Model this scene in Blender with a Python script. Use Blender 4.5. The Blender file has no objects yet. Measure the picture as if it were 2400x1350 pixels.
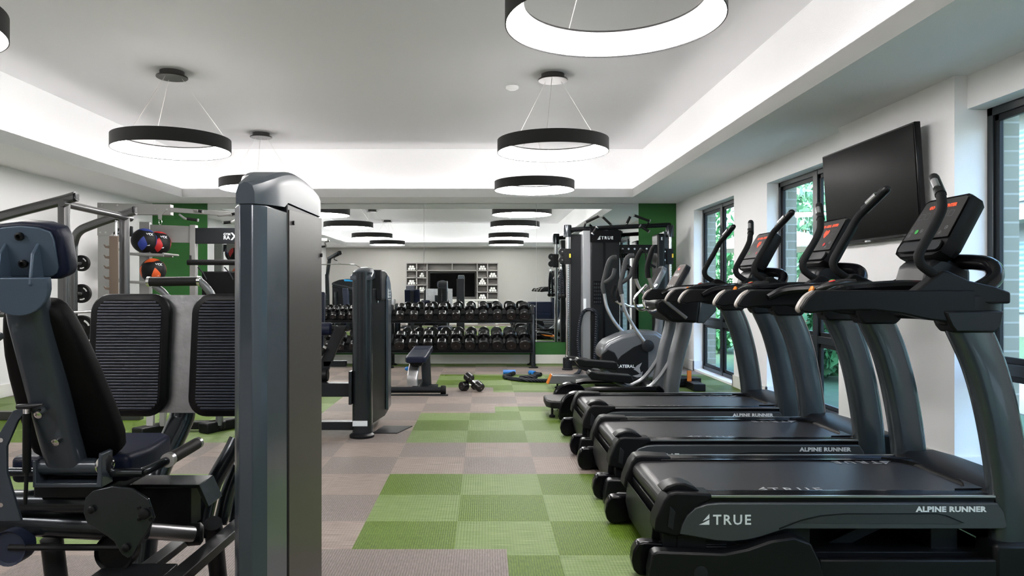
import bpy, bmesh, math, random
from mathutils import Vector, Matrix, Euler
random.seed(4)
SC = bpy.context.scene
COL = SC.collection
PI = math.pi

# ---------------------------------------------------------------- camera
F = 1699.0; VX = 1136.0; VY = 674.0; EYE = 1.27
cam_d = bpy.data.cameras.new('camera'); cam = bpy.data.objects.new('camera', cam_d); COL.objects.link(cam)
cam_d.sensor_width = 36; cam_d.lens = F / 2400 * 36
cam_d.shift_x = (1200 - VX) / 2400; cam_d.shift_y = (VY - 675) / 2400
cam_d.clip_start = 0.02; cam_d.clip_end = 300
cam.location = (0, 0, EYE); cam.rotation_euler = (PI / 2, 0, 0)
SC.camera = cam
# ---------------------------------------------------------------- world / exposure
SC.view_settings.view_transform = 'Standard'; SC.view_settings.look = 'None'
SC.view_settings.gamma = 1; SC.view_settings.use_curve_mapping = False
SC.view_settings.exposure = 1.85
W = bpy.data.worlds.new('sky'); SC.world = W; W.use_nodes = True
wn = W.node_tree.nodes; wl = W.node_tree.links; wn.clear()
wo = wn.new('ShaderNodeOutputWorld'); wb = wn.new('ShaderNodeBackground'); ws = wn.new('ShaderNodeTexSky')
ws.sky_type = 'NISHITA'; ws.sun_disc = False; ws.sun_elevation = math.radians(42); ws.sun_rotation = math.radians(250)
ws.air_density = 1.0; ws.dust_density = 3.0; ws.ozone_density = 1.8
wb.inputs['Strength'].default_value = 1.0
wl.new(ws.outputs[0], wb.inputs[0]); wl.new(wb.outputs[0], wo.inputs[0])
RING_E = 19.0; COVE_E = 3.3
SC.cycles.use_denoising = True
SC.cycles.max_bounces = 9; SC.cycles.diffuse_bounces = 4; SC.cycles.glossy_bounces = 4
SC.cycles.transparent_max_bounces = 12; SC.cycles.sample_clamp_indirect = 6
SC.cycles.caustics_reflective = True; SC.cycles.caustics_refractive = False


def P(px, py, Y):
    return Vector(((px - VX) / F * Y, Y, EYE - (py - VY) / F * Y))


# ---------------------------------------------------------------- materials
MATS = {}


def mat(name, col, rough=0.5, metal=0.0, bump=None, var=0.0, vscale=8.0, coat=0.0, spec=0.5, emit=None, es=1.0):
    m = bpy.data.materials.new(name); m.use_nodes = True; MATS[name] = m
    n = m.node_tree.nodes; l = m.node_tree.links; b = n['Principled BSDF']
    b.inputs['Base Color'].default_value = (*col, 1); b.inputs['Roughness'].default_value = rough
    b.inputs['Metallic'].default_value = metal; b.inputs['Coat Weight'].default_value = coat
    b.inputs['Specular IOR Level'].default_value = spec
    tc = n.new('ShaderNodeTexCoord')
    if var > 0:
        nz = n.new('ShaderNodeTexNoise'); nz.inputs['Scale'].default_value = vscale; nz.inputs['Detail'].default_value = 4
        mx = n.new('ShaderNodeMix'); mx.data_type = 'RGBA'
        mx.inputs[6].default_value = (*[c * (1 - var) for c in col], 1); mx.inputs[7].default_value = (*[min(1, c * (1 + var)) for c in col], 1)
        l.new(tc.outputs['Object'], nz.inputs['Vector']); l.new(nz.outputs[0], mx.inputs[0]); l.new(mx.outputs[2], b.inputs['Base Color'])
    if bump:
        sc, st = bump
        nb = n.new('ShaderNodeTexNoise'); nb.inputs['Scale'].default_value = sc; nb.inputs['Detail'].default_value = 3
        bp = n.new('ShaderNodeBump'); bp.inputs['Strength'].default_value = st; bp.inputs['Distance'].default_value = 0.01
        l.new(tc.outputs['Object'], nb.inputs['Vector']); l.new(nb.outputs[0], bp.inputs['Height']); l.new(bp.outputs[0], b.inputs['Normal'])
    if emit:
        b.inputs['Emission Color'].default_value = (*emit, 1); b.inputs['Emission Strength'].default_value = es
    return m


def stripes(name, c1, c2, axis, scale, rough=0.5, bump=0.3, metal=0.0, noise=0.0):
    m = mat(name, c1, rough, metal, spec=0.3); n = m.node_tree.nodes; l = m.node_tree.links; b = n['Principled BSDF']
    tc = n.new('ShaderNodeTexCoord'); wv = n.new('ShaderNodeTexWave'); wv.bands_direction = axis; wv.inputs['Scale'].default_value = scale
    wv.inputs['Distortion'].default_value = noise
    mx = n.new('ShaderNodeMix'); mx.data_type = 'RGBA'; mx.inputs[6].default_value = (*c1, 1); mx.inputs[7].default_value = (*c2, 1)
    bp = n.new('ShaderNodeBump'); bp.inputs['Strength'].default_value = bump; bp.inputs['Distance'].default_value = 0.01
    l.new(tc.outputs['Object'], wv.inputs['Vector']); l.new(wv.outputs[1], mx.inputs[0]); l.new(mx.outputs[2], b.inputs['Base Color'])
    l.new(wv.outputs[1], bp.inputs['Height']); l.new(bp.outputs[0], b.inputs['Normal'])
    return m


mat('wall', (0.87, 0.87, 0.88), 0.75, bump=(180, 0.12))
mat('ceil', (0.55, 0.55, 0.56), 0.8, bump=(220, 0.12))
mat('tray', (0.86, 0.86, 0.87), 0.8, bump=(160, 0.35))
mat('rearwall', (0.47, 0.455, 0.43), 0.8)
mat('green', (0.015, 0.115, 0.016), 0.55, bump=(160, 0.08))
mat('base', (0.74, 0.74, 0.71), 0.45)
mat('black', (0.0045, 0.005, 0.006), 0.38, spec=0.2)
mat('blackgloss', (0.003, 0.003, 0.004), 0.18, spec=0.2)
mat('darkplastic', (0.0048, 0.005, 0.0056), 0.42, spec=0.13, bump=(900, 0.05))
mat('rubber', (0.006, 0.006, 0.0065), 0.6, spec=0.2)
mat('foam', (0.0065, 0.0068, 0.0075), 0.72, spec=0.13, bump=(500, 0.15))
mat('greyfoam', (0.026, 0.028, 0.031), 0.7)
mat('gunmetal', (0.024, 0.029, 0.034), 0.22, metal=0.6, coat=0.1)
mat('bluegrey', (0.036, 0.047, 0.062), 0.28, metal=0.25, coat=0.2)
mat('plategrey', (0.055, 0.085, 0.125), 0.42, metal=0.3)
mat('cap', (0.055, 0.068, 0.084), 0.36, metal=0.0, spec=0.22)
mat('lightgrey', (0.24, 0.25, 0.265), 0.4, metal=0.3)
mat('silverpaint', (0.135, 0.143, 0.152), 0.32, metal=0.45, coat=0.2)
mat('mastgrey', (0.038, 0.048, 0.055), 0.26, metal=0.45, coat=0.3)
mat('panelgrey', (0.042, 0.048, 0.053), 0.4, metal=0.3)
mat('smoke', (0.014, 0.0155, 0.018), 0.4, spec=0.2, metal=0.2)
mat('chrome', (0.72, 0.72, 0.73), 0.12, metal=1.0)
mat('steel', (0.42, 0.42, 0.43), 0.3, metal=0.9)
mat('brushed', (0.42, 0.43, 0.45), 0.38, metal=0.85, bump=(30, 0.25), var=0.25, vscale=14)
mat('rackgrey', (0.26, 0.26, 0.255), 0.45, metal=0.3)
mat('rackdark', (0.05, 0.05, 0.052), 0.4, metal=0.5)
mat('rackdark2', (0.10, 0.10, 0.102), 0.24, metal=0.75)
mat('ribpad', (0.022, 0.030, 0.055), 0.34)
mat('bronze', (0.042, 0.036, 0.032), 0.42, metal=0.3)
mat('hookplate', (0.12, 0.09, 0.07), 0.42, metal=0.5)
mat('navy', (0.006, 0.009, 0.024), 0.42, spec=0.2, bump=(350, 0.12))
mat('navylight', (0.012, 0.018, 0.04), 0.42, bump=(350, 0.1))
mat('blackpad', (0.002, 0.002, 0.0025), 0.6, spec=0.15, bump=(350, 0.12))
mat('white', (0.80, 0.80, 0.80), 0.5)
mat('towel', (0.82, 0.81, 0.79), 0.9, bump=(300, 0.4))
mat('letter', (0.62, 0.66, 0.68), 0.4)
mat('beltletter', (0.20, 0.205, 0.21), 0.5)
mat('recess', (0.030, 0.034, 0.038), 0.4, metal=0.3)
mat('letterdim', (0.17, 0.18, 0.19), 0.45)
mat('tipgrey', (0.20, 0.18, 0.165), 0.45)
mat('orange', (0.60, 0.17, 0.01), 0.5)
mat('ballorange', (0.62, 0.09, 0.015), 0.5)
mat('ballred', (0.42, 0.012, 0.014), 0.5)
mat('ballblue', (0.010, 0.03, 0.22), 0.5)
mat('blue', (0.01, 0.16, 0.50), 0.4)
mat('cyan', (0.01, 0.24, 0.50), 0.4)
mat('yellow', (0.75, 0.50, 0.03), 0.5)
mat('redbutton', (0.50, 0.015, 0.02), 0.35)
mat('greenbutton', (0.02, 0.25, 0.04), 0.35)
mat('led', (0.3, 0.03, 0.01), 0.4, emit=(1.0, 0.09, 0.025), es=0.28)
mat('ledred', (0.3, 0.02, 0.02), 0.4, emit=(1.0, 0.07, 0.06), es=0.25)
mat('face', (0.012, 0.0115, 0.012), 0.28)
mat('facebrown', (0.065, 0.056, 0.052), 0.6, spec=0.1)
mat('lamp', (0.006, 0.0055, 0.0055), 0.55)
mat('canopy', (0.05, 0.047, 0.045), 0.35, metal=0.6)
mat('glow', (0.9, 0.88, 0.85), 0.5, emit=(1.0, 0.965, 0.945), es=RING_E)
mat('cove', (0.9, 0.88, 0.85), 0.5, emit=(1.0, 0.965, 0.945), es=COVE_E)
mat('wire', (0.55, 0.53, 0.50), 0.4)
mat('winframe', (0.012, 0.015, 0.018), 0.35)
mat('screen', (0.0025, 0.0025, 0.0025), 0.25, spec=0.015)
mat('cabinet', (0.33, 0.315, 0.30), 0.6)
mat('cabinetin', (0.22, 0.205, 0.195), 0.65)
mat('cabwhite', (0.74, 0.73, 0.70), 0.5)
mat('concrete', (0.26, 0.26, 0.255), 0.8)
mat('bark', (0.10, 0.07, 0.045), 0.9)
mat('leaf', (0.035, 0.16, 0.05), 0.6, var=0.5, vscale=3)
mat('leafpale', (0.10, 0.25, 0.14), 0.6, var=0.4, vscale=3)
mat('lawn', (0.035, 0.085, 0.04), 0.9, var=0.45, vscale=5)
mat('umbrella', (0.55, 0.48, 0.40), 0.7)
mat('facade', (0.11, 0.135, 0.145), 0.8)
mat('facadeglass', (0.10, 0.30, 0.38), 0.15)
stripes('ribrubber', (0.012, 0.018, 0.036), (0.040, 0.052, 0.085), 'Z', 22, 0.4, 1.0)
stripes('treadbelt', (0.010, 0.010, 0.011), (0.015, 0.015, 0.0165), 'X', 60, 0.42, 0.05)
stripes('steprib', (0.03, 0.028, 0.027), (0.13, 0.125, 0.12), 'Y', 22, 0.5, 0.8)
stripes('rope', (0.004, 0.006, 0.010), (0.016, 0.02, 0.03), 'DIAGONAL', 18, 0.6, 1.0)
stripes('slatglass', (0.03, 0.09, 0.12), (0.12, 0.18, 0.20), 'Z', 2.2, 0.3, 0.1)


def carpet(name, c1, c2, axis, fine, cross):
    """woven vinyl tile: fine rib along one axis, streaked in two yarn colours"""
    m = mat(name, c1, 0.55); n = m.node_tree.nodes; l = m.node_tree.links; b = n['Principled BSDF']
    tc = n.new('ShaderNodeTexCoord'); mp = n.new('ShaderNodeMapping')
    mp.inputs['Scale'].default_value = (7, 170, 1) if axis == 'h' else (150, 26, 1)
    nz = n.new('ShaderNodeTexNoise'); nz.inputs['Scale'].default_value = 1.0; nz.inputs['Detail'].default_value = 2
    cr = n.new('ShaderNodeValToRGB'); cr.color_ramp.elements[0].position = 0.35; cr.color_ramp.elements[1].position = 0.66
    cr.color_ramp.elements[0].color = (*c1, 1); cr.color_ramp.elements[1].color = (*c2, 1)
    wv = n.new('ShaderNodeTexWave'); wv.bands_direction = 'X'; wv.inputs['Scale'].default_value = fine
    wv2 = n.new('ShaderNodeTexWave'); wv2.bands_direction = 'Y'; wv2.inputs['Scale'].default_value = cross
    ml = n.new('ShaderNodeMath'); ml.operation = 'MULTIPLY'
    bp = n.new('ShaderNodeBump'); bp.inputs['Strength'].default_value = 0.35; bp.inputs['Distance'].default_value = 0.004
    mm = n.new('ShaderNodeMix'); mm.data_type = 'RGBA'; mm.blend_type = 'MULTIPLY'; mm.inputs[0].default_value = 0.35 if axis == 'v' else 0.12
    for a, o in ((tc.outputs['Object'], mp.inputs[0]), (mp.outputs[0], nz.inputs['Vector']), (nz.outputs[0], cr.inputs[0]),
                 (tc.outputs['Object'], wv.inputs['Vector']), (tc.outputs['Object'], wv2.inputs['Vector']),
                 (wv.outputs[1], ml.inputs[0]), (wv2.outputs[1], ml.inputs[1]), (ml.outputs[0], bp.inputs['Height']),
                 (cr.outputs[0], mm.inputs[6]), (wv.outputs[0], mm.inputs[7]), (mm.outputs[2], b.inputs['Base Color']), (bp.outputs[0], b.inputs['Normal'])):
        l.new(a, o)
    b.inputs['Roughness'].default_value = 0.55; b.inputs['Specular IOR Level'].default_value = 0.2
    return m


carpet('c_green', (0.058, 0.112, 0.006), (0.100, 0.165, 0.014), 'v', 26, 20)
carpet('c_lime', (0.090, 0.148, 0.034), (0.175, 0.235, 0.090), 'h', 20, 30)
carpet('c_taupe', (0.165, 0.138, 0.126), (0.225, 0.190, 0.175), 'v', 26, 20)
carpet('c_sand', (0.170, 0.135, 0.115), (0.285, 0.238, 0.210), 'h', 20, 30)


def make_mirror():
    m = mat('mirror', (0.86, 0.90, 0.89), 0.0, metal=1.0)


make_mirror()


def make_glass():
    m = bpy.data.materials.new('glass'); m.use_nodes = True; MATS['glass'] = m
    n = m.node_tree.nodes; l = m.node_tree.links; n.clear()
    o = n.new('ShaderNodeOutputMaterial'); t = n.new('ShaderNodeBsdfTransparent'); g = n.new('ShaderNodeBsdfGlossy')
    t.inputs[0].default_value = (0.82, 0.89, 0.90, 1); g.inputs['Roughness'].default_value = 0.02
    x = n.new('ShaderNodeMixShader'); x.inputs[0].default_value = 0.07
    l.new(t.outputs[0], x.inputs[1]); l.new(g.outputs[0], x.inputs[2]); l.new(x.outputs[0], o.inputs[0])


make_glass()


def make_brick():
    m = mat('brick', (0.42, 0.42, 0.39), 0.85); n = m.node_tree.nodes; l = m.node_tree.links; b = n['Principled BSDF']
    tc = n.new('ShaderNodeTexCoord'); mp = n.new('ShaderNodeMapping'); mp.inputs['Rotation'].default_value = (PI / 2, 0, 0)
    br = n.new('ShaderNodeTexBrick'); br.inputs['Scale'].default_value = 0.9
    br.inputs['Brick Width'].default_value = 0.22; br.inputs['Row Height'].default_value = 0.085; br.inputs['Mortar Size'].default_value = 0.006
    br.inputs['Color1'].default_value = (0.235, 0.215, 0.155, 1); br.inputs['Color2'].default_value = (0.29, 0.27, 0.20, 1); br.inputs['Mortar'].default_value = (0.40, 0.38, 0.32, 1)
    bp = n.new('ShaderNodeBump'); bp.inputs['Strength'].default_value = 0.4; bp.inputs['Distance'].default_value = 0.01; bp.invert = True
    l.new(tc.outputs['Object'], mp.inputs[0]); l.new(mp.outputs[0], br.inputs['Vector']); l.new(br.outputs[0], b.inputs['Base Color'])
    l.new(br.outputs[1], bp.inputs['Height']); l.new(bp.outputs[0], b.inputs['Normal'])


make_brick()


# ---------------------------------------------------------------- mesh helpers
def catmull(pts, n=6):
    pts = [Vector(p) for p in pts]
    if len(pts) < 3: return pts
    q = [pts[0] * 2 - pts[1]] + pts + [pts[-1] * 2 - pts[-2]]
    out = []
    for i in range(1, len(q) - 2):
        a, b, c, d = q[i - 1], q[i], q[i + 1], q[i + 2]
        for k in range(n):
            t = k / n
            out.append(0.5 * ((2 * b) + (c - a) * t + (2 * a - 5 * b + 4 * c - d) * t * t + (3 * b - a - 3 * c + d) * t ** 3))
    out.append(pts[-1])
    return out


def rrect(w, h, r, n=5, cx=0, cy=0):
    """rounded rectangle outline centred at cx, cy"""
    o = []
    for sx, sy, a0 in ((1, 1, 0), (-1, 1, PI / 2), (-1, -1, PI), (1, -1, 1.5 * PI)):
        for k in range(n + 1):
            a = a0 + PI / 2 * k / n
            o.append((cx + sx * (w / 2 - r) + r * math.cos(a), cy + sy * (h / 2 - r) + r * math.sin(a)))
    return o


class G:
    """collects shapes that become ONE mesh"""
    def __init__(s): s.bm = bmesh.new(); s.mi = 0

    def faces(s, vs, fs):
        v = [s.bm.verts.new(p) for p in vs]
        for f in fs:
            try:
                fc = s.bm.faces.new([v[i] for i in f]); fc.material_index = s.mi
            except ValueError: pass
        return s

    def box(s, x0, x1, y0, y1, z0, z1):
        v = [(x, y, z) for x in (x0, x1) for y in (y0, y1) for z in (z0, z1)]
        return s.faces(v, [(0, 1, 3, 2), (4, 6, 7, 5), (0, 4, 5, 1), (2, 3, 7, 6), (0, 2, 6, 4), (1, 5, 7, 3)])

    def obox(s, c, size, rot=(0, 0, 0)):
        m = Matrix.Translation(c) @ (rot if isinstance(rot, Matrix) else Euler(rot).to_matrix().to_4x4())
        hx, hy, hz = [q / 2 for q in size]
        v = [m @ Vector((x, y, z)) for x in (-hx, hx) for y in (-hy, hy) for z in (-hz, hz)]
        return s.faces(v, [(0, 1, 3, 2), (4, 6, 7, 5), (0, 4, 5, 1), (2, 3, 7, 6), (0, 2, 6, 4), (1, 5, 7, 3)])

    def loft(s, rings, caps=True, closed=False):
        n = len(rings[0]); v = [s.bm.verts.new(p) for r in rings for p in r]
        m = len(rings)
        for i in range(m if closed else m - 1):
            for j in range(n):
                a, b = i * n + j, i * n + (j + 1) % n; k = ((i + 1) % m)
                c, d = k * n + (j + 1) % n, k * n + j
                try:
                    f = s.bm.faces.new((v[a], v[b], v[c], v[d])); f.material_index = s.mi
                except ValueError: pass
        if caps and not closed:
            for r in (0, m - 1):
                try:
                    f = s.bm.faces.new([v[r * n + j] for j in range(n)]); f.material_index = s.mi
                except ValueError: pass
        return s

    def sweep(s, pts, prof, up=(0, 0, 1), scales=None, caps=True, closed=False, twist=False):
        """sweeps profile [(a,b)] along pts; a along side axis, b along 'up' axis"""
        pts = [Vector(p) for p in pts]; up = Vector(up); rings = []
        N = len(pts)
        for i, p in enumerate(pts):
            if closed: t = pts[(i + 1) % N] - pts[i - 1]
            else: t = (pts[min(i + 1, N - 1)] - pts[max(i - 1, 0)])
            t.normalize()
            if i == 0 or not twist:
                u = up - t * up.dot(t)
                if u.length < 1e-3: u = Vector((1, 0, 0)) - t * t.x
                u.normalize()
            else:
                u = pu - t * pu.dot(t); u.normalize()
            pu = u; sd = t.cross(u)
            k = scales[i] if scales else 1
            rings.append([p + sd * a * k + u * b * k for a, b in prof])
        return s.loft(rings, caps, closed)

    def tube(s, pts, r, seg=12, caps=True, closed=False, smooth=0):
        if smooth: pts = catmull(pts, smooth)
        pts = [Vector(p) for p in pts]
        rs = r if isinstance(r, (list, tuple)) else None
        if rs and len(rs) != len(pts):
            rs = [rs[min(len(rs) - 1, int(i / (len(pts) - 1) * (len(rs) - 1)))] * (1 - ((i / (len(pts) - 1) * (len(rs) - 1)) % 1)) +
                  rs[min(len(rs) - 1, int(i / (len(pts) - 1) * (len(rs) - 1)) + 1)] * ((i / (len(pts) - 1) * (len(rs) - 1)) % 1) for i in range(len(pts))]
        base = 1.0 if rs else r
        prof = [(base * math.cos(2 * PI * k / seg), base * math.sin(2 * PI * k / seg)) for k in range(seg)]
        return s.sweep(pts, prof, up=(0.013, 0.021, 1) if abs((pts[1] - pts[0]).normalized().z) < 0.9 else (1, 0.01, 0), scales=rs, caps=caps, closed=closed, twist=True)

    def bar(s, a, b, w, h, up=(0, 0, 1)):
        return s.sweep([a, b], [(-w / 2, -h / 2), (w / 2, -h / 2), (w / 2, h / 2), (-w / 2, h / 2)], up=up)

    def prism(s, pts, axis, a, b):
        """polygon in the plane across axis, extruded a..b.  x:(y,z)  y:(x,z)  z:(x,y)"""
        f = {'x': lambda p, t: (t, p[0], p[1]), 'y': lambda p, t: (p[0], t, p[1]), 'z': lambda p, t: (p[0], p[1], t)}[axis]
        return s.loft([[f(p, a) for p in pts], [f(p, b) for p in pts]])

    def lathe(s, prof, c, axis='z', seg=24, closed=False):
        """prof [(r, t)] revolved about the axis through c (or any direction vector)"""
        if isinstance(axis, str): ax = {'x': Vector((1, 0, 0)), 'y': Vector((0, 1, 0)), 'z': Vector((0, 0, 1))}[axis]
        else: ax = Vector(axis).normalized()
        u = ax.orthogonal().normalized(); w = ax.cross(u); c = Vector(c)
        rings = [[c + ax * t + (u * math.cos(2 * PI * k / seg) + w * math.sin(2 * PI * k / seg)) * max(r, 1e-4) for k in range(seg)] for r, t in prof]
        return s.loft(rings, True, closed)

    def cyl(s, a, b, r, seg=20): return s.tube([a, b], r, seg)

    def ball(s, c, r, seg=20, rings=12, scale=(1, 1, 1)):
        c = Vector(c); R = []
        for i in range(rings + 1):
            th = PI * i / rings; rr = max(math.sin(th), 1e-3) * r
            R.append([c + Vector((rr * math.cos(2 * PI * k / seg) * scale[0], rr * math.sin(2 * PI * k / seg) * scale[1], r * math.cos(th) * scale[2])) for k in range(seg)])
        return s.loft(R)

    def text(s, txt, size, M, ext=0.001, bold=0.0, align='LEFT', spacing=1.0):
        cu = bpy.data.curves.new('t', 'FONT'); cu.body = txt; cu.size = size; cu.extrude = ext; cu.offset = bold; cu.resolution_u = 2
        cu.align_x = align; cu.space_character = spacing
        ob = bpy.data.objects.new('t', cu); COL.objects.link(ob)
        dg = bpy.context.evaluated_depsgraph_get(); me = bpy.data.meshes.new_from_object(ob.evaluated_get(dg))
        me.transform(M); n0 = len(s.bm.faces); s.bm.from_mesh(me); s.bm.faces.ensure_lookup_table()
        for f in s.bm.faces[n0:]: f.material_index = s.mi
        bpy.data.objects.remove(ob); bpy.data.curves.remove(cu); bpy.data.meshes.remove(me)
        return s

    def split(s, name, m, parent=None, **kw):
        """one object for each separate piece"""
        seen = set(); out = []
        for v0 in s.bm.verts:
            if v0 in seen: continue
            st = [v0]; isl = []; seen.add(v0)
            while st:
                v = st.pop(); isl.append(v)
                for e in v.link_edges:
                    w = e.other_vert(v)
                    if w not in seen: seen.add(w); st.append(w)
            g = G(); mp = {v: g.bm.verts.new(v.co) for v in isl}
            for f in {f for v in isl for f in v.link_faces}: g.bm.faces.new([mp[v] for v in f.verts])
            out.append(g.build(name, m, parent, **kw))
        s.bm.free(); return out[0]

    def build(s, name, m, parent=None, bevel=0.0, angle=35, sub=0, seg=2):
        bmesh.ops.recalc_face_normals(s.bm, faces=s.bm.faces)
        if parent is not None:
            r = parent
            off = Vector((0, 0, 0))
            while r is not None: off += r.location; r = r.parent
            for v in s.bm.verts: v.co -= off
        me = bpy.data.meshes.new(name); s.bm.to_mesh(me); s.bm.free()
        for x in (m if isinstance(m, (list, tuple)) else [m]): me.materials.append(MATS[x])
        me.shade_smooth(); me.set_sharp_from_angle(angle=math.radians(angle))
        o = bpy.data.objects.new(name, me); COL.objects.link(o)
        if parent is not None: o.parent = parent
        if bevel:
            b = o.modifiers.new('edge', 'BEVEL'); b.width = bevel; b.segments = seg; b.limit_method = 'ANGLE'; b.angle_limit = math.radians(32); b.harden_normals = False
        if sub:
            q = o.modifiers.new('sub', 'SUBSURF'); q.levels = sub; q.render_levels = sub
        return o


def face(o, ax, org=(0, 0, 0)):
    """matrix: text x -> o, text y -> ax, placed at org"""
    o = Vector(o).normalized(); a = Vector(ax).normalized(); z = o.cross(a)
    return Matrix(((o.x, a.x, z.x, org[0]), (o.y, a.y, z.y, org[1]), (o.z, a.z, z.z, org[2]), (0, 0, 0, 1)))


def tag(o, label, cat, group=None):
    o['label'] = label; o['category'] = cat
    if group: o['group'] = group
    return o


def thing(name, label, cat, loc=(0, 0, 0), group=None):
    o = bpy.data.objects.new(name, None); COL.objects.link(o); o.location = loc; o.empty_display_size = 0.1
    return tag(o, label, cat, group)


def struct(o): o['kind'] = 'structure'; return o


def part(o, label=None):
    if label: o['label'] = label
    return o


def dup(root, loc=None, label=None, group=None, rotz=None, scale=None, swap=None):
    kids = {}
    def cp(o, par):
        c = o.copy(); COL.objects.link(c)
        if par is not None: c.parent = par
        for ch in [x for x in ALLCH.get(o, [])]: cp(ch, c)
        return c
    ALLCH = {}
    def walk(o):
        ALLCH[o] = list(o.children)
        for ch in ALLCH[o]: walk(ch)
    walk(root)
    r = cp(root, None)
    if loc is not None: r.location = loc
    if label: r['label'] = label
    if group: r['group'] = group
    if rotz is not None: r.rotation_euler = (0, 0, rotz)
    if scale is not None: r.scale = scale
    return r


ORD = ['first', 'second', 'third', 'fourth', 'fifth', 'sixth', 'seventh', 'eighth', 'ninth', 'tenth', 'eleventh', 'twelfth', 'thirteenth', 'fourteenth']
# ================================================================ ROOM
XL, XR, YB, YR = -5.57, 3.20, 12.12, -1.22      # left wall, window wall, mirror wall, rear wall
ZS, ZL, ZC = 2.675, 2.807, 3.46                 # soffit, top of cove lip, raised ceiling
LX0, LX1, LY0, LY1 = -4.70, 2.30, -0.36, 11.26  # cove lip
CW = 0.2
TX0, TX1, TY0, TY1 = LX0 - CW, LX1 + CW, LY0 - CW, LY1 + CW
# window openings (Y0, Y1)
WIN = [(0.15, 1.95), (2.97, 4.807), (6.38, 8.22), (9.31, 11.09)]
WZ0, WZ1 = 0.03, 2.453
XF = 3.33

# ---- floor: woven vinyl tiles, each tile its own face
def tile_kind(cx, cy):
    i = math.floor((cx + 0.646) / 0.5); j = math.floor((cy - 3.44) / 0.5)
    par = (i + j) % 2
    g = False
    if -0.646 < cx < 0.106:
        g = 3.52 < cy < 4.94 or 5.94 < cy < 7.34 or 9.22 < cy < 10.6
    elif cx > 0.106:
        g = (cy < 4.94 and cy > 1.44) or 5.94 < cy < 7.74 or 8.80 < cy < 10.6
    elif cx < -1.646:
        g = 3.51 < cy < 4.94 or 5.94 < cy < 8.24
    if cy > 11.69: g = True
    if cy < 1.44: g = -2.146 < cx < 2.354 and 0.2 < cy
    if not g and 2.94 < cy < 3.52 and -1.646 < cx < 0.106: return 3
    return (0 if par else 1) if g else (2 if par else 3)

xs = sorted(set([XL - 0.05, XF + 0.02, 0.106] + [-0.646 + 0.5 * k for k in range(-10, 8)]))
ys = sorted(set([YR - 0.05, YB + 0.05, 3.51, 3.52, 7.34, 7.74, 9.22, 8.80, 10.6, 11.69] + [3.44 + 0.5 * k for k in range(-9, 18)]))
g = G()
for i in range(len(xs) - 1):
    for j in range(len(ys) - 1):
        g.mi = tile_kind((xs[i] + xs[i + 1]) / 2, (ys[j] + ys[j + 1]) / 2)
        g.faces([(xs[i], ys[j], 0), (xs[i + 1], ys[j], 0), (xs[i + 1], ys[j + 1], 0), (xs[i], ys[j + 1], 0)], [(0, 1, 2, 3)])
bmesh.ops.remove_doubles(g.bm, verts=g.bm.verts, dist=1e-5)
g.mi = 2; g.box(XL - 0.05, XF + 0.02, YR - 0.05, YB + 0.05, -0.1, -0.004)
struct(g.build('floor', ['c_lime', 'c_green', 'c_sand', 'c_taupe']))

# ---- ceiling: raised tray, soffit around it, lip hiding the light trough
g = G()
g.box(TX0 - 0.1, TX1 + 0.1, TY0 - 0.1, TY1 + 0.1, ZC, ZC + 0.1)
g.mi = 1
g.box(TX0 - 0.1, TX0, TY0, TY1, ZS + 0.03, ZC); g.box(TX1, TX1 + 0.1, TY0, TY1, ZS + 0.03, ZC)
g.box(TX0 - 0.1, TX1 + 0.1, TY0 - 0.1, TY0, ZS + 0.03, ZC); g.box(TX0 - 0.1, TX1 + 0.1, TY1, TY1 + 0.1, ZS + 0.03, ZC)
g.mi = 2
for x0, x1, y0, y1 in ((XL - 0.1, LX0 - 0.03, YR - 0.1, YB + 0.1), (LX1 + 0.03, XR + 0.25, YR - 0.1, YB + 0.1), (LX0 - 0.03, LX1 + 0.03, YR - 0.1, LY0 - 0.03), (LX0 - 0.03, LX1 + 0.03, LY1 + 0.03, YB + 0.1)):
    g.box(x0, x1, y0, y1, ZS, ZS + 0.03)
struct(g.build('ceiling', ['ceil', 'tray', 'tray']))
g = G()
t = 0.03
o1 = [(LX0 - t, LY0 - t), (LX1 + t, LY0 - t), (LX1 + t, LY1 + t), (LX0 - t, LY1 + t)]; i1 = [(LX0, LY0), (LX1, LY0), (LX1, LY1), (LX0, LY1)]
g.loft([[(x, y, z) for x, y in o] for o, z in ((o1, ZS), (o1, ZL), (i1, ZL), (i1, ZS))], closed=True)
struct(g.build('trim_1', 'wall'))
# light strips in the trough, hidden behind the lip
for x0, x1, y0, y1, w in ((LX0 - 0.10, LX0 - 0.07, LY0, LY1, 'beside the plain wall'), (LX1 + 0.07, LX1 + 0.10, LY0, LY1, 'beside the window wall'),
                          (LX0, LX1, LY1 + 0.07, LY1 + 0.10, 'above the mirror wall'), (LX0, LX1, LY0 - 0.10, LY0 - 0.07, 'above the shelving wall')):
    o = G().box(x0, x1, y0, y1, ZS + 0.032, ZS + 0.045).build('cove_light', 'cove')
    tag(o, 'warm white light strip in the ceiling cove ' + w, 'light', 'light strips in the ceiling cove')

# ---- walls
struct(G().box(XL - 0.1, XL, YR, YB, 0, ZS).build('wall_left', 'wall'))
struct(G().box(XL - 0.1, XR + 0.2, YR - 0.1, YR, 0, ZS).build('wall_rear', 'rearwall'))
g = G(); g.box(XL - 0.1, XR + 0.2, YB, YB + 0.1, 0, ZS)
struct(g.build('wall_back', 'wall'))
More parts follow.
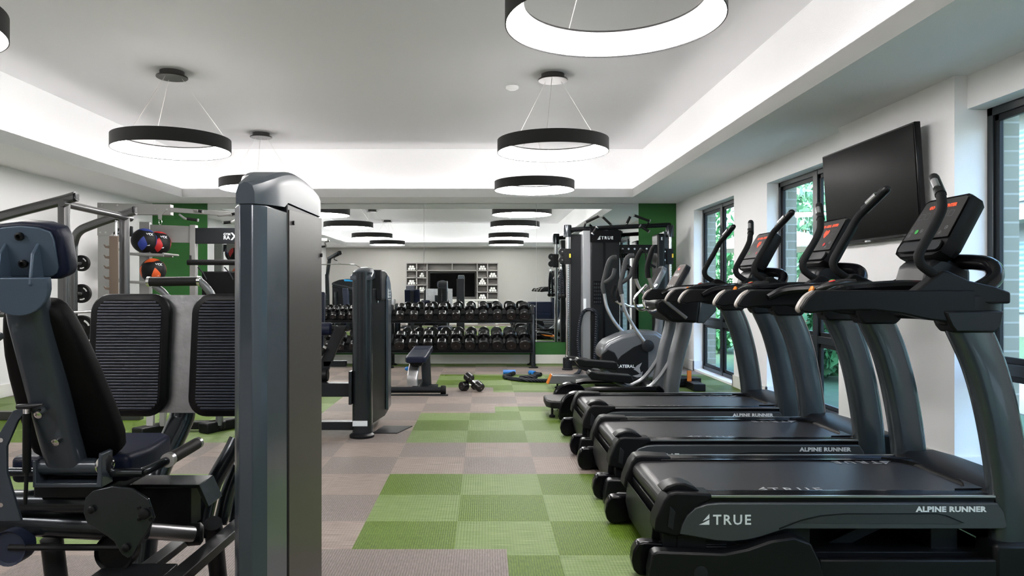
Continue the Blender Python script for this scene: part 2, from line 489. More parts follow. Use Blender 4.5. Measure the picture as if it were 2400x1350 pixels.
# painted green panels on the mirror wall
g = G()
g.box(-5.55, -4.63, YB - 0.012, YB, 0.15, ZS); g.box(2.57, XR - 0.003, YB - 0.012, YB, 0.15, ZS); g.box(-4.63, 2.57, YB - 0.006, YB, 0.15, 0.36)
struct(g.build('trim_2', 'green'))
struct(G().box(XL, XR, YB - 0.03, YB, 0, 0.15).build('baseboard_back', 'base', bevel=0.004))
struct(G().box(XL, XL + 0.02, YR, YB, 0, 0.15).build('baseboard_left', 'base', bevel=0.004))
struct(G().box(XL, XR, YR, YR + 0.02, 0, 0.15).build('baseboard_rear', 'base', bevel=0.004))
# window wall: piers, lintel, brick leaf outside
edges = [YR] + [v for w in WIN for v in w] + [YB]
g = G()
for k in range(0, len(edges), 2):
    y0, y1 = edges[k], edges[k + 1]
    g.box(XR, XF + 0.07, y0, y1, 0, ZS)
g.box(3.115, XR, 4.807, 6.38, 0, ZS)
for y0, y1 in WIN: g.box(XR, XF + 0.07, y0, y1, WZ1, ZS)
for y0, y1 in WIN: g.box(XR, XF + 0.07, y0, y1, 0, WZ0)
struct(g.build('wall_right', 'wall'))
g = G()
for k in range(0, len(edges), 2):
    y0, y1 = edges[k], edges[k + 1]
    if k: y0 -= 0.0
    g.box(XF + 0.07, XF + 0.20, y0 - 0.02 * (k > 0), y1, -0.1, 3.6)
for y0, y1 in WIN: g.box(XF + 0.07, XF + 0.20, y0, y1, WZ1 + 0.03, 3.6); g.box(XF + 0.07, XF + 0.20, y0, y1, -0.1, WZ0)
struct(g.build('wall_outside', 'brick'))
g = G()
for k in range(0, len(edges), 2):
    y0, y1 = edges[k], edges[k + 1]
    x = 3.115 if k == 4 else XR
    g.box(x - 0.018, x, y0 - 0.018, y1 + 0.018, 0, 0.15)
    for yy in (y0, y1):
        if yy in (YR, YB): continue
        g.box(x - 0.018, XF, yy - 0.009 - 0.009 * (yy == y0), yy + 0.009 + 0.009 * (yy == y1), 0, 0.15)
struct(g.build('baseboard_right', 'base', bevel=0.003))

# ---- windows
def window(n, y0, y1):
    o = G(); fw = 0.055
    o.box(XF, XF + 0.06, y0, y0 + fw, WZ0, WZ1); o.box(XF, XF + 0.06, y1 - fw, y1, WZ0, WZ1)
    o.box(XF, XF + 0.06, y0, y1, WZ1 - fw, WZ1); o.box(XF, XF + 0.06, y0, y1, WZ0, WZ0 + fw)
    w = o.build('window_%d' % n, 'winframe', bevel=0.004); struct(w)
    ym = (y0 + y1) / 2
    h = G(); h.box(XF - 0.005, XF + 0.055, ym - 0.05, ym + 0.05, WZ0, WZ1); h.build('mullion', 'winframe', w, bevel=0.004)
    h = G(); h.box(XF + 0.0, XF + 0.05, y0, y1, 0.71, 0.785); h.build('transom', 'winframe', w, bevel=0.004)
    h = G()
    for a, b in ((y0 + fw, ym - 0.05), (ym + 0.05, y1 - fw)):
        for c, d in ((WZ0 + fw, 0.71), (0.785, WZ1 - fw)):
            s = 0.04
            h.box(XF + 0.015, XF + 0.045, a, a + s, c, d); h.box(XF + 0.015, XF + 0.045, b - s, b, c, d)
            h.box(XF + 0.015, XF + 0.045, a, b, c, c + s); h.box(XF + 0.015, XF + 0.045, a, b, d - s, d)
    h.build('sash', 'smoke', w, bevel=0.003)
    for a, b in ((y0 + fw, ym - 0.05), (ym + 0.05, y1 - fw)):
        for c, d in ((WZ0 + fw, 0.71), (0.785, WZ1 - fw)):
            G().box(XF + 0.028, XF + 0.034, a + 0.035, b - 0.035, c + 0.035, d - 0.035).build('pane', 'glass', w)
    h = G(); h.box(XF + 0.06, XF + 0.26, y0, y1, WZ0 - 0.03, WZ0 + 0.01); h.build('sill', 'winframe', w)
for k, (a, b) in enumerate(WIN): window(k + 1, a, b)

# ---- mirrors on the back wall
ms = [(-4.63, -2.89), (-2.885, -1.016), (-1.012, 0.861), (0.865, 2.57)]
for k, (a, b) in enumerate(ms):
    o = G().box(a, b, YB - 0.012, YB - 0.003, 0.36, 2.672).build('wall_mirror', 'mirror')
    tag(o, 'frameless mirror panel on the end wall, ' + ['beside the medicine ball shelves', 'behind the small second dumbbell rack', 'behind the main dumbbell rack', 'behind the cable crossover machine'][k], 'mirror', 'mirror panels on the end wall')

# ---- outside
struct(G().box(XF + 0.20, 40, -12, 40, -0.16, -0.06).build('ground', 'lawn'))
struct(G().box(5.6, 7.4, -12, 40, -0.06, -0.045).build('path', 'concrete'))
b = thing('apartment_building', 'pale apartment building with blue slatted windows seen through the glass', 'building', (17, 12, 0))
G().box(14.5, 22, -8, 34, -0.1, 9).build('wall', 'facade', b)
for k in range(13):
    for z in (0.6, 3.6, 6.6):
        f = G().box(14.42, 14.5, -6.5 + k * 3.1, -4.6 + k * 3.1, z, z + 1.9).build('window', 'slatglass', b)
for z in (3.0, 6.0): G().box(13.6, 14.5, -8, 34, z, z + 0.18).build('balcony_slab', 'concrete', b)
def foliage(name, c, size, n, leaf, m, label, cat, trunk=True, group=None, z0=0.0):
    random.seed(hash(tuple(c)) % 1000 if False else int(c[0] * 37 + c[1] * 91))
    g = G(); sx, sy, sz = size
    for _ in range(n):
        while True:
            q = Vector((random.uniform(-1, 1), random.uniform(-1, 1), random.uniform(-1, 1)))
            if 0.35 < q.length < 1: break
        p = Vector((c[0] + q.x * sx, c[1] + q.y * sy, c[2] + q.z * sz))
        r = Euler((random.uniform(0, 6), random.uniform(0, 6), random.uniform(0, 6))).to_matrix()
        s = leaf * random.uniform(0.6, 1.3)
        g.faces([p + r @ Vector(v) for v in ((-s, 0, 0), (0, -s * 0.45, s * .1), (s, 0, 0), (0, s * 0.45, s * .1))], [(0, 1, 2, 3)])
    t = thing(name, label, cat, (c[0], c[1], z0), group)
    g.build('foliage', m, t)
    h = G()
    h.tube([(c[0], c[1], z0 - 0.05), (c[0] + 0.05, c[1], (z0 + c[2]) / 2), (c[0], c[1], c[2])], [0.10 if trunk else 0.03, 0.07 if trunk else 0.02, 0.04 if trunk else 0.01], 8)
    h.build('trunk' if trunk else 'stem', 'bark', t)
foliage('tree', (8.6, 19.5, 3.0), (1.6, 1.9, 1.5), 2600, 0.13, 'leafpale', 'leafy green tree outside the middle window, beyond the patio umbrella', 'tree')
foliage('tree', (7.0, 24.5, 2.6), (1.5, 2.2, 2.0), 2200, 0.13, 'leaf', 'dark green tree outside the window nearest the mirror wall', 'tree')
foliage('tree', (9.5, 9.6, 2.6), (1.2, 1.4, 1.3), 1500, 0.12, 'leafpale', 'small green tree outside the large window beside the nearest treadmill', 'tree')
for k, (x, y) in enumerate(((5.0, 10.8), (5.0, 12.95), (4.7, 15.1), (4.7, 17.6), (5.2, 20.6))):
    foliage('shrub', (x, y, 0.42), (0.55, 0.98, 0.45), 1300, 0.10, 'leaf', ['low leafy shrub on the lawn outside the middle window', 'low shrub second along the lawn outside the middle window', 'low shrub third along the lawn outside the middle window', 'low shrub fourth along the lawn, beyond the far window', 'last low shrub on the lawn beyond the far window'][k], 'shrub', False, 'shrubs on the lawn')
u = thing('patio_umbrella', 'cream patio umbrella open outside the middle window', 'umbrella', (6.3, 15.9, 0))
G().lathe([(0.02, 2.62), (0.75, 2.42), (1.45, 2.12), (1.44, 2.09), (0.74, 2.38), (0.02, 2.58)], (6.3, 15.9, 0), 'z', 8).build('canopy', 'umbrella', u, angle=10)
G().cyl((6.3, 15.9, -0.05), (6.3, 15.9, 2.6), 0.03).build('pole', 'steel', u)
G().lathe([(0.3, -0.05), (0.3, 0.03), (0.05, 0.08)], (6.3, 15.9, 0), 'z').build('base', 'black', u)

# ---- pendant lights
def pendant():
    t = thing('ring_pendant_light', '', 'light', (0, 0, 0), 'ring pendant lights')
    R, zb, zt, Ri = 0.57, 2.655, 2.785, 0.475
    g = G(); N = 72
    prof = [(R, zb), (R, zt), (Ri, zt), (Ri - 0.004, zt - 0.012), (R - 0.03, zt - 0.014), (R - 0.010, zb + 0.012), (R - 0.006, zb)]
    rings = [[Vector((r * math.cos(2 * PI * k / N), r * math.sin(2 * PI * k / N), z)) for r, z in prof] for k in range(N)]
    g.loft(rings, closed=True); g.build('ring', 'lamp', t, angle=50)
    prof = [(R - 0.009, zb + 0.006), (R - 0.012, zb + 0.012), (Ri + 0.004, zt - 0.02), (Ri + 0.004, zt - 0.016), (R - 0.007, zb + 0.016)]
    rings = [[Vector((r * math.cos(2 * PI * k / N), r * math.sin(2 * PI * k / N), z)) for r, z in prof] for k in range(N)]
    g = G(); g.loft(rings, closed=True); g.build('diffuser', 'glow', t, angle=50)
    c = G(); c.lathe([(0.118, ZC), (0.118, ZC - 0.05), (0.152, ZC - 0.052), (0.155, ZC - 0.06), (0.150, ZC - 0.066)], (0, 0, 0), 'z', 40).build('canopy', 'canopy', t, angle=30)
    for k in range(3):
        a = PI / 2 + 0.35 + k * 2 * PI / 3
        G().cyl((0.09 * math.cos(a), 0.09 * math.sin(a), ZC - 0.06), (0.53 * math.cos(a), 0.53 * math.sin(a), zt - 0.002), 0.0022, 6).build('suspension_wire', 'wire', t)
    return t
p0 = pendant()
spots = [(0.676, 3.80, -0.02, 'large ring pendant light nearest the camera on the treadmill side'), (0.70, 7.45, 0, 'ring pendant light second in the row on the treadmill side'),
         (0.71, 10.36, 0, 'ring pendant light closest to the mirror on the treadmill side'), (0.70, 0.62, 0, 'ring pendant light over the camera end, treadmill side, seen only reflected'),
         (-3.17, 3.80, 0, 'ring pendant light cut off at the picture edge above the leg press'), (-3.17, 7.35, 0, 'ring pendant light hanging over the smith machine side'),
         (-3.17, 10.28, 0, 'ring pendant light partly behind the tall machine shroud, near the mirror'), (-3.17, 0.62, 0, 'ring pendant light over the camera end, leg press side, seen only reflected')]
for k, (x, y, dz, lb) in enumerate(spots):
    o = p0 if k == 0 else dup(p0)
    o.location = (x, y, 0); o['label'] = lb
    o.rotation_euler = (0, 0, 0.5 * k)

# ---- television
tv = thing('television', 'black flat television mounted tilted on the wall between the windows', 'television', (3.05, 5.70, 1.65))
ang = math.atan2(0.05, 0.76)
rm = Euler((0, -ang, 0)).to_matrix().to_4x4()
cz = Vector((3.005, 5.71, 2.03))
g = G(); g.obox(cz + Vector((0.02, 0, 0)), (0.045, 1.37, 0.79), rm); g.build('frame', 'blackgloss', tv, bevel=0.006)
g = G(); g.obox(cz + Vector((-0.0045, 0, 0.004)), (0.004, 1.345, 0.755), rm); g.build('screen', 'screen', tv)
g = G(); g.box(3.095, 3.115, 5.45, 5.95, 1.85, 2.2); g.bar((3.10, 5.7, 2.05), (3.03, 5.7, 2.05), 0.3, 0.1); g.build('wall_mount', 'black', tv)
G().obox(cz + Vector((0.012, 0, -0.395)), (0.03, 0.03, 0.012), rm).build('sensor', 'letter', tv)
# smoke detector on the ceiling
o = G().lathe([(0.07, ZC), (0.07, ZC - 0.02), (0.045, ZC - 0.035)], (0.30, 7.9, 0), 'z').build('smoke_detector', 'white'); tag(o, 'small white smoke detector on the raised ceiling behind a ring light', 'detector')
for x, y, w in ((-4.6, 11.9, 'nearer the ball shelves'), (-3.25, 8.6, 'over the plain wall side')):
    pass

# ================================================================ REAR WALL (seen in the mirror)
# built-in shelving: X -2.72..0.45
sh = thing('storage_wall_unit', 'grey built-in cubby shelving around a television, reflected in the mirror', 'shelving', (-1.13, -1.1, 0))
X0, X1 = -2.72, 0.46; y0, y1 = YR + 0.001, YR + 0.30
ZT, ZM = 2.12, 0.86
g = G(); t = 0.035
cw = 0.36
cols = [X0, X0 + cw, X0 + 2 * cw, X1 - 2 * cw, X1 - cw, X1]
for x in cols: g.box(x - t / 2, x + t / 2, y0, y1, ZM, ZT)
zs = [ZM, ZM + 0.25, ZM + 0.5, ZM + 0.75, ZM + 1.0, ZT]
for z in zs:
    g.box(cols[0], cols[2], y0, y1, z - t / 2, z + t / 2); g.box(cols[3], cols[5], y0, y1, z - t / 2, z + t / 2)
g.box(cols[2], cols[3], y0, y1, ZT - t / 2, ZT + t / 2); g.box(cols[2], cols[3], y0, y1, ZM + 1.0 - t / 2, ZM + 1.0 + t / 2)
xm = (cols[2] + cols[3]) / 2; g.box(xm - t / 2, xm + t / 2, y0, y1, ZM + 1.0, ZT)
g.build('shelf_frame', 'cabinet', sh)
G().box(X0, X1, y0, y0 + 0.01, ZM, ZT).build('back_panel', 'cabinetin', sh)
G().box(X0, X1, y0, YR + 0.5, ZM - 0.05, ZM).build('counter', 'cabwhite', sh, bevel=0.004)
bx = [X0, -2.0, -1.27, -0.56, -0.24, 0.37, X1]
for k in range(len(bx) - 1):
    if k == 4: continue
    a, b_ = bx[k], bx[k + 1]
    G().box(a, b_, y0, YR + 0.46, 0, ZM - 0.05).build('cabinet_body', 'cabwhite', sh)
    if b_ - a > 0.2:
        d = G(); d.box(a + 0.02, b_ - 0.02, YR + 0.46, YR + 0.48, 0.1, ZM - 0.08); d = d.build('door', 'cabwhite', sh, bevel=0.003)
        G().box(b_ - 0.07, b_ - 0.058, YR + 0.48, YR + 0.50, 0.5, 0.68).build('handle', 'black', d)
t2 = thing('television', 'television recessed in the shelving unit, seen reflected in the mirror', 'television', (-1.13, -1.1, ZM))
G().box(cols[2] + 0.08, cols[3] - 0.08, YR + 0.06, YR + 0.10, ZM + 0.09, ZM + 0.93).build('frame', 'blackgloss', t2)
G().box(cols[2] + 0.1, cols[3] - 0.1, YR + 0.10, YR + 0.103, ZM + 0.11, ZM + 0.91).build('screen', 'screen', t2)
fr = thing('mini_fridge', 'black under-counter fridge in a steel surround, reflected in the mirror', 'fridge', (0.06, -1.0, 0))
G().box(-0.22, 0.35, YR + 0.01, YR + 0.46, 0, ZM - 0.06).build('body', 'steel', fr)
G().box(-0.18, 0.31, YR + 0.46, YR + 0.49, 0.06, ZM - 0.10).build('door', 'blackgloss', fr)
G().box(0.27, 0.29, YR + 0.49, YR + 0.52, 0.3, 0.6).build('handle', 'steel', fr)
# rolled towels in cubbies (col, row from bottom, n)
tw = None; cnt = 0
def pyramid(cx, z, n):
    rr = 0.042; o = []
    rows = {3: [2, 1], 5: [3, 2], 6: [3, 2, 1]}[n]
    for r, m in enumerate(rows):
        for q in range(m): o.append((cx + (q - (m - 1) / 2) * rr * 2.05, z + rr + r * rr * 1.75))
    return o
cub = [(0, 4, 5), (0, 2, 5), (0, 0, 3), (1, 3, 3), (1, 1, 5), (3, 4, 5), (3, 2, 6), (3, 0, 5), (4, 3, 5), (4, 1, 5)]
for c_, r_, n_ in cub:
    cx = (cols[c_] + cols[c_ + 1]) / 2 if c_ < 2 else (cols[c_] + cols[c_ + 1]) / 2
    z = zs[r_] + t / 2
    side = {0: 'outer column by the fountain', 1: 'inner column on the fountain side', 3: 'inner column on the fridge side', 4: 'outer column on the fridge side'}[c_]
    row = ['bottom', 'second', 'middle', 'fourth', 'top'][r_]
    for px_, pz_ in pyramid(cx, z, n_):
        if tw is None:
            g = G(); sp = [(0.042, -0.13), (0.042, 0.13)]
            g.lathe([(0.030, -0.135), (0.041, -0.13), (0.041, 0.13), (0.030, 0.135)], (0, 0, 0), 'y', 14)
            tw = g.build('rolled_towel', 'towel'); o = tw
        else: o = tw.copy(); COL.objects.link(o)
        o.location = (px_, YR + 0.155, pz_)
        tag(o, 'white rolled towel in the %s cubby, %s' % (row, side), 'towel', 'white rolled towels, %s cubby, %s' % (row, side))
# drinking fountain
df = thing('drinking_fountain', 'steel wall-mounted drinking fountain reflected beside the shelving', 'fountain', (-3.35, -1.0, 0.6))
G().box(-3.60, -3.12, YR, YR + 0.42, 0.62, 0.86).build('basin', 'brushed', df, bevel=0.02)
G().box(-3.56, -3.16, YR, YR + 0.30, 0.42, 0.62).build('cooler_box', 'steel', df, bevel=0.01)
G().tube([(-3.5, YR + 0.12, 0.86), (-3.5, YR + 0.12, 0.92), (-3.46, YR + 0.18, 0.92)], 0.012, 8).build('spout', 'chrome', df)
# ================================================================ TREADMILLS
def logo(g, x, z, h, o, a, org):
    """slanted triangle mark with a slit, then used before TRUE"""
    M = face(o, a, org)
    for poly in (((x, z), (x + h, z), (x + h, z + h * .50), (x + h * .45, z + h * .20)), ((x + h * .36, z + h * .34), (x + h, z + h * .62), (x + h, z + h * 1.05))):
        n = len(poly)
        v = [M @ Vector((p[0], p[1], q)) for q in (0, 0.0015) for p in poly]
        g.faces(v, [tuple(range(n))[::-1], tuple(range(n, 2 * n))] + [(i, (i + 1) % n, n + (i + 1) % n, n + i) for i in range(n)])


def treadmill():
    YC = 3.555
    T = thing('treadmill', 'treadmill nearest the camera beside the large window', 'treadmill', (1.55, YC, 0), 'row of treadmills facing the windows')
    yn, yf = 3.13, 3.98            # outer faces of arms
    dn, df_ = 3.15, 3.93           # deck sides
    ZR = 0.362
    # lower frame and stabiliser feet
    for s, y in ((-1, dn), (1, df_)):
        yo = y - 0.035 if s < 0 else y + 0.035
        g = G()
        foot = [(0.70, 0.0), (0.70, 0.06), (0.715, 0.135), (0.735, 0.145), (1.02, 0.135), (1.12, 0.155), (1.22, 0.19), (1.32, 0.205), (1.39, 0.18), (1.43, 0.10), (1.45, 0.035), (1.45, 0.0)]
        a, b = (yo - 0.03, yo + 0.04) if s < 0 else (yo - 0.04, yo + 0.03)
        g.prism(foot, 'y', a, b); g.box(1.44, 2.44, min(y, yo) , max(y, yo) , 0.0, 0.10)
        g.build('stabilizer_foot', 'black', T, bevel=0.008)
        g = G(); g.lathe([(0.012, 0), (0.03, 0.003), (0.03, 0.006), (0.012, 0.009)], (0.92, a - 0.004 if s < 0 else b - 0.004, 0.055), 'y', 16); g.build('screw', 'smoke', T)
    # wheels at the rear
    for y in (dn + 0.06, df_ - 0.02):
        g = G(); pr = rrect(0.055, 0.05, 0.01, 3)
        out = [(0.655, 0.03), (0.645, 0.07), (0.652, 0.115), (0.672, 0.15), (0.70, 0.155), (0.80, 0.15), (0.80, 0.03), (0.70, 0.005), (0.675, 0.008)]
        g.prism(out, 'y', y - 0.035, y + 0.03); w = g.build('transport_wheel', 'blackgloss', T, bevel=0.009)
    g = G()
    g.box(0.80, 2.30, dn + 0.06, df_ - 0.06, 0.045, 0.10)
    g.box(0.78, 0.86, dn + 0.02, df_ - 0.02, 0.04, 0.27)
    g.box(0.84, 1.42, dn + 0.015, df_ - 0.015, 0.10, 0.24)
    for k in range(2):
        for q in range(6): g.box(0.965 + k * 0.13, 1.055 + k * 0.13, dn + 0.010, dn + 0.016, 0.135 + q * 0.012, 0.141 + q * 0.012)
    g.bar((1.55, dn + 0.2, 0.06), (2.0, dn + 0.2, 0.28), 0.05, 0.05); g.bar((1.55, df_ - 0.2, 0.06), (2.0, df_ - 0.2, 0.28), 0.05, 0.05)
    g.box(2.0, 2.12, dn + 0.1, df_ - 0.1, 0.04, 0.26)
    g.build('lower_frame', 'black', T, bevel=0.005)
    # sloping shield under the rear roller
    g = G(); g.prism([(0.755, 0.25), (0.80, 0.10), (0.79, 0.05), (0.765, 0.05), (0.745, 0.14)], 'y', dn + 0.09, df_ - 0.09); g.build('rear_shield', 'smoke', T, bevel=0.004)
    # deck and belt
    g = G(); g.box(0.84, 2.22, dn + 0.03, df_ - 0.03, 0.26, 0.345); g.build('deck', 'black', T)
    g = G()
    pr = [(0.835 + 0.055 * math.cos(a), 0.303 + 0.050 * math.sin(a)) for a in [PI / 2 + PI * k / 12 for k in range(13)]]
    pr = [(2.42, 0.354)] + pr + [(2.42, 0.255)]
    g.prism(pr, 'y', dn + 0.105, df_ - 0.105); g.build('running_belt', 'treadbelt', T, angle=25)
    g = G()
    M = face((1, 0, 0), (0, 1, 0), (1.30, dn + 0.092, 0.3545)); logo(g, 0, 0, 0.062, (1, 0, 0), (0, 1, 0), (1.215, dn + 0.108, 0.3553))
    g.text('TRUE', 0.078, face((1, 0, 0), (0, 1, 0), (1.29, dn + 0.108, 0.3556)), 0.0004, 0.001, spacing=1.45)
    logo(g, 0, 0, 0.062, (-1, 0, 0), (0, -1, 0), (2.14, df_ - 0.112, 0.3553))
    g.text('TRUE', 0.078, face((-1, 0, 0), (0, -1, 0), (2.065, df_ - 0.112, 0.3556)), 0.0004, 0.001, spacing=1.45)
    g.build('belt_lettering', 'beltletter', T)
    # side rails with bright edge strip
    for y0, y1, ye in ((dn, dn + 0.105, dn), (df_ - 0.105, df_, df_)):
        g = G(); g.prism([(0.93, 0.31), (0.93, ZR), (2.235, ZR), (2.235, 0.31)], 'y', y0, y1)
        for q in range(5): g.box(0.95, 2.22, y0 + 0.03 + q * 0.013, y0 + 0.035 + q * 0.013, ZR - 0.001, ZR + 0.0025)
        r = g.build('foot_rail', 'blackgloss', T, bevel=0.003)
        a, b = (ye, ye + 0.009) if ye == dn else (ye - 0.009, ye)
        G().box(0.94, 2.235, a - 0.0015, b + 0.0015, ZR - 0.004, ZR + 0.0035).build('rail_edge_strip', 'steel', r)
    # rear end caps
    for s, (a, b) in ((-1, (dn - 0.012, dn + 0.10)), (1, (df_ - 0.10, df_ + 0.012))):
        g = G()
        cp = [(0.735, 0.215), (0.742, 0.265), (0.775, 0.345), (0.80, 0.378), (0.83, 0.384), (0.985, 0.376), (0.985, 0.352), (0.935, 0.33), (0.90, 0.25), (0.893, 0.195), (0.82, 0.19)]
        g.prism(cp, 'y', a, b)
        c = g.build('rear_end_cap', 'darkplastic', T, bevel=0.010, seg=3)
        if s < 0:
            h = G(); h.prism([(0.775, 0.376), (0.80, 0.400), (0.84, 0.414), (0.88, 0.412), (0.92, 0.396), (0.945, 0.376)], 'y', a + 0.035, b + 0.03); h.build('roller_guard', 'darkplastic', c, bevel=0.008)
            h = G(); h.prism([(0.802, 0.325), (0.825, 0.30), (0.815, 0.22), (0.79, 0.235)], 'y', a - 0.006, a + 0.01); h.build('cap_insert', 'smoke', c, bevel=0.003)
    # grey side skirts with the swoosh
    for s, y in ((-1, dn), (1, df_)):
        a, b = (y - 0.022, y + 0.012) if s < 0 else (y - 0.012, y + 0.022)
        sk = [(0.842, 0.205), (0.852, 0.245), (0.875, 0.285), (0.91, 0.318), (0.96, 0.334), (1.02, 0.338), (2.215, 0.338), (2.24, 0.30), (2.255, 0.24), (2.245, 0.228)]
        sk += [(1.30, 0.228)] + [(1.25, 0.213), (1.19, 0.193), (1.13, 0.180), (1.07, 0.174), (1.0, 0.177), (0.93, 0.19)]
        g = G(); g.prism(sk, 'y', a, b); p = g.build('side_skirt', 'panelgrey', T, bevel=0.004)
        ff = a if s < 0 else b
        h = G(); e = 0.002 * s
        rec = [(1.30, 0.253), (1.36, 0.268), (1.45, 0.285), (1.56, 0.293), (1.95, 0.294), (1.985, 0.287), (2.06, 0.256), (2.05, 0.249)]
        h.prism(rec, 'y', ff + e, ff - e); h.build('side_recess', 'recess', p, bevel=0.0012)
        h = G(); h.prism([(1.27, 0.232), (1.36, 0.268), (1.45, 0.288), (1.56, 0.296), (1.95, 0.297), (1.99, 0.289), (2.07, 0.255), (2.06, 0.255), (1.985, 0.285), (1.95, 0.293), (1.56, 0.292), (1.45, 0.283), (1.36, 0.262), (1.27, 0.226)], 'y', ff + e * 1.6, ff - e); h.build('side_groove', 'black', p)
        if s < 0:
            h = G(); logo(h, 0, 0, 0.044, (1, 0, 0), (0, 0, 1), (0.925, ff - 0.0005, 0.247))
            h.text('TRUE', 0.060, face((1, 0, 0), (0, 0, 1), (0.985, ff - 0.0006, 0.248)), 0.0006, 0.0010, spacing=1.22)
            h.build('brand_lettering', 'letter', p)
            h = G(); h.text('ALPINE RUNNER', 0.0315, face((1, 0, 0), (0, 0, 1), (1.862, ff - 0.0006, 0.303)) @ Matrix.Diagonal((1.22, 1.0, 1.0, 1.0)), 0.0006, 0.0014, spacing=1.06)
            h.build('model_lettering', 'letter', p)
    # motor hood at the front
    g = G()
    hp = [(2.19, 0.30), (2.21, 0.365), (2.27, 0.395), (2.42, 0.395), (2.55, 0.36), (2.58, 0.28), (2.57, 0.12), (2.30, 0.10)]
    g.prism(hp, 'y', dn + 0.0, df_ - 0.0); g.build('motor_hood', 'darkplastic', T, bevel=0.012, seg=3)
    g = G(); N = 14
    for k in range(N):
        u0, u1 = k / N, (k + 1) / N; ym0 = dn + 0.09 + (df_ - dn - 0.18) * u0; ym1 = dn + 0.09 + (df_ - dn - 0.18) * u1
        x0 = 2.10 + 0.14 * (1 - (2 * u0 - 1) ** 2) ** 0.5 if True else 0; x1 = 2.10 + 0.14 * max(0, (1 - (2 * u1 - 1) ** 2)) ** 0.5
        v = [(x0, ym0, 0.352), (x1, ym1, 0.352), (2.23, ym1, 0.352), (2.23, ym0, 0.352), (x0, ym0, 0.372), (x1, ym1, 0.372), (2.23, ym1, 0.374), (2.23, ym0, 0.374)]
        if x0 < 2.229 or x1 < 2.229: g.faces(v, [(0, 1, 5, 4), (4, 5, 6, 7), (0, 3, 7, 4), (1, 2, 6, 5)])
    bmesh.ops.remove_doubles(g.bm, verts=g.bm.verts, dist=1e-4); g.split('hood_lip', 'darkplastic', T)
    # masts
    for s, yc in ((-1, yn + 0.05), (1, yf - 0.05)):
        pth = catmull([(2.30, yc, 0.02), (2.305, yc, 0.20), (2.29, yc, 0.45), (2.245, yc, 0.72), (2.185, yc, 0.94), (2.105, yc, 1.12)], 6)
        g = G(); g.sweep(pth, rrect(0.095, 0.175, 0.040, 4), up=(1, 0, 0.001)); g.build('mast', 'mastgrey', T, angle=40)
        g = G(); g.box(2.19, 2.42, yc - 0.07, yc + 0.07, 0.0, 0.17); g.build('mast_foot', 'black', T, bevel=0.02)
        g = G(); g.prism([(2.01, 1.10), (2.03, 1.075), (2.20, 1.075), (2.225, 1.10), (2.24, 1.17), (1.98, 1.17)], 'y', yc - 0.06, yc + 0.06); g.build('mast_collar', 'black', T, bevel=0.010)
    # upper frame: arms joined by a curved front
    for s, (a, b) in ((-1, (yn, yn + 0.07)), (1, (yf - 0.07, yf))):
        g = G()
        ap = [(1.372, 1.166), (1.366, 1.180), (1.395, 1.225), (1.432, 1.255), (1.46, 1.2585), (2.12, 1.2585), (2.12, 1.12), (2.02, 1.12), (1.92, 1.13), (1.80, 1.158), (1.68, 1.172), (1.55, 1.170), (1.46, 1.166), (1.41, 1.158)]
        g.prism(ap, 'y', a, b); m = g.build('arm', 'darkplastic', T, bevel=0.012, seg=3)
        h = G(); ym = (a + b) / 2
        h.sweep(catmull([(1.372, ym, 1.160), (1.366, ym, 1.182), (1.392, ym, 1.226), (1.432, ym, 1.257)], 4), [(-0.017, -0.004), (0.017, -0.004), (0.013, 0.005), (-0.013, 0.005)], up=(-1, 0, 0.5), scales=[0.4] + [0.85] + [1] * 9 + [0.85] + [0.3]); h.build('arm_tip', 'tipgrey', m, angle=50)
    g = G(); ym = (yn + yf) / 2; hw = (yf - yn) / 2
    pth = []
    for k in range(25):
        a = -PI / 2 + PI * k / 24
        pth.append((2.07 + 0.255 * abs(math.cos(a)) ** 0.7, ym + (hw - 0.045) * (math.copysign(abs(math.sin(a)) ** 0.75, math.sin(a))), 1.195))
    g.sweep([(2.0, yn + 0.045, 1.195)] + pth + [(2.0, yf - 0.045, 1.195)], [(-0.045, -0.075), (-0.03, -0.09), (0.03, -0.09), (0.045, -0.07), (0.045, 0.035), (0.025, 0.0635), (-0.02, 0.0635), (-0.045, 0.05)], up=(0, 0, 1))
    g.build('front_housing', 'darkplastic', T, angle=40, bevel=0.006)
    # curved hoop behind the console
    g = G(); g.tube(catmull([(2.16, yn + 0.07, 1.25), (2.27, yn + 0.10, 1.31), (2.30, yn + 0.18, 1.375), (2.25, ym - 0.08, 1.395), (2.25, ym + 0.08, 1.395), (2.30, yf - 0.18, 1.375), (2.27, yf - 0.10, 1.31), (2.16, yf - 0.07, 1.25)], 6), 0.036, 12); g.build('hoop', 'blackgloss', T)
    g = G(); g.prism([(2.06, 1.24), (2.30, 1.24), (2.30, 1.36), (2.16, 1.42), (2.10, 1.38)], 'y', ym - 0.13, ym + 0.13); g.build('console_bracket', 'black', T, bevel=0.02)
    # inner rails with control pod
    for s, (ya, yb_) in ((-1, (yn + 0.14, yn + 0.20)), (1, (yf - 0.14, yf - 0.20))):
        g = G(); g.tube(catmull([(1.50, ya - 0.05 * s * -1 * 0, 1.215), (1.60, ya, 1.255), (1.78, yb_, 1.268), (1.95, yb_, 1.275), (2.12, yb_, 1.26)], 5), [0.018, 0.026, 0.03, 0.03, 0.034], 10); g.build('inner_rail', 'blackgloss', T)
    podn = G(); podn.sweep([(1.72, yf - 0.20, 1.258), (1.76, yf - 0.20, 1.275), (1.86, yf - 0.20, 1.297), (1.92, yf - 0.20, 1.30)], rrect(0.10, 0.035, 0.015, 3), up=(0, 0, 1), scales=[0.5, 0.9, 1, 0.8]); pod = podn.build('control_pod', 'face', T)
    nrm = Vector((-0.2, 0, 1)).normalized()
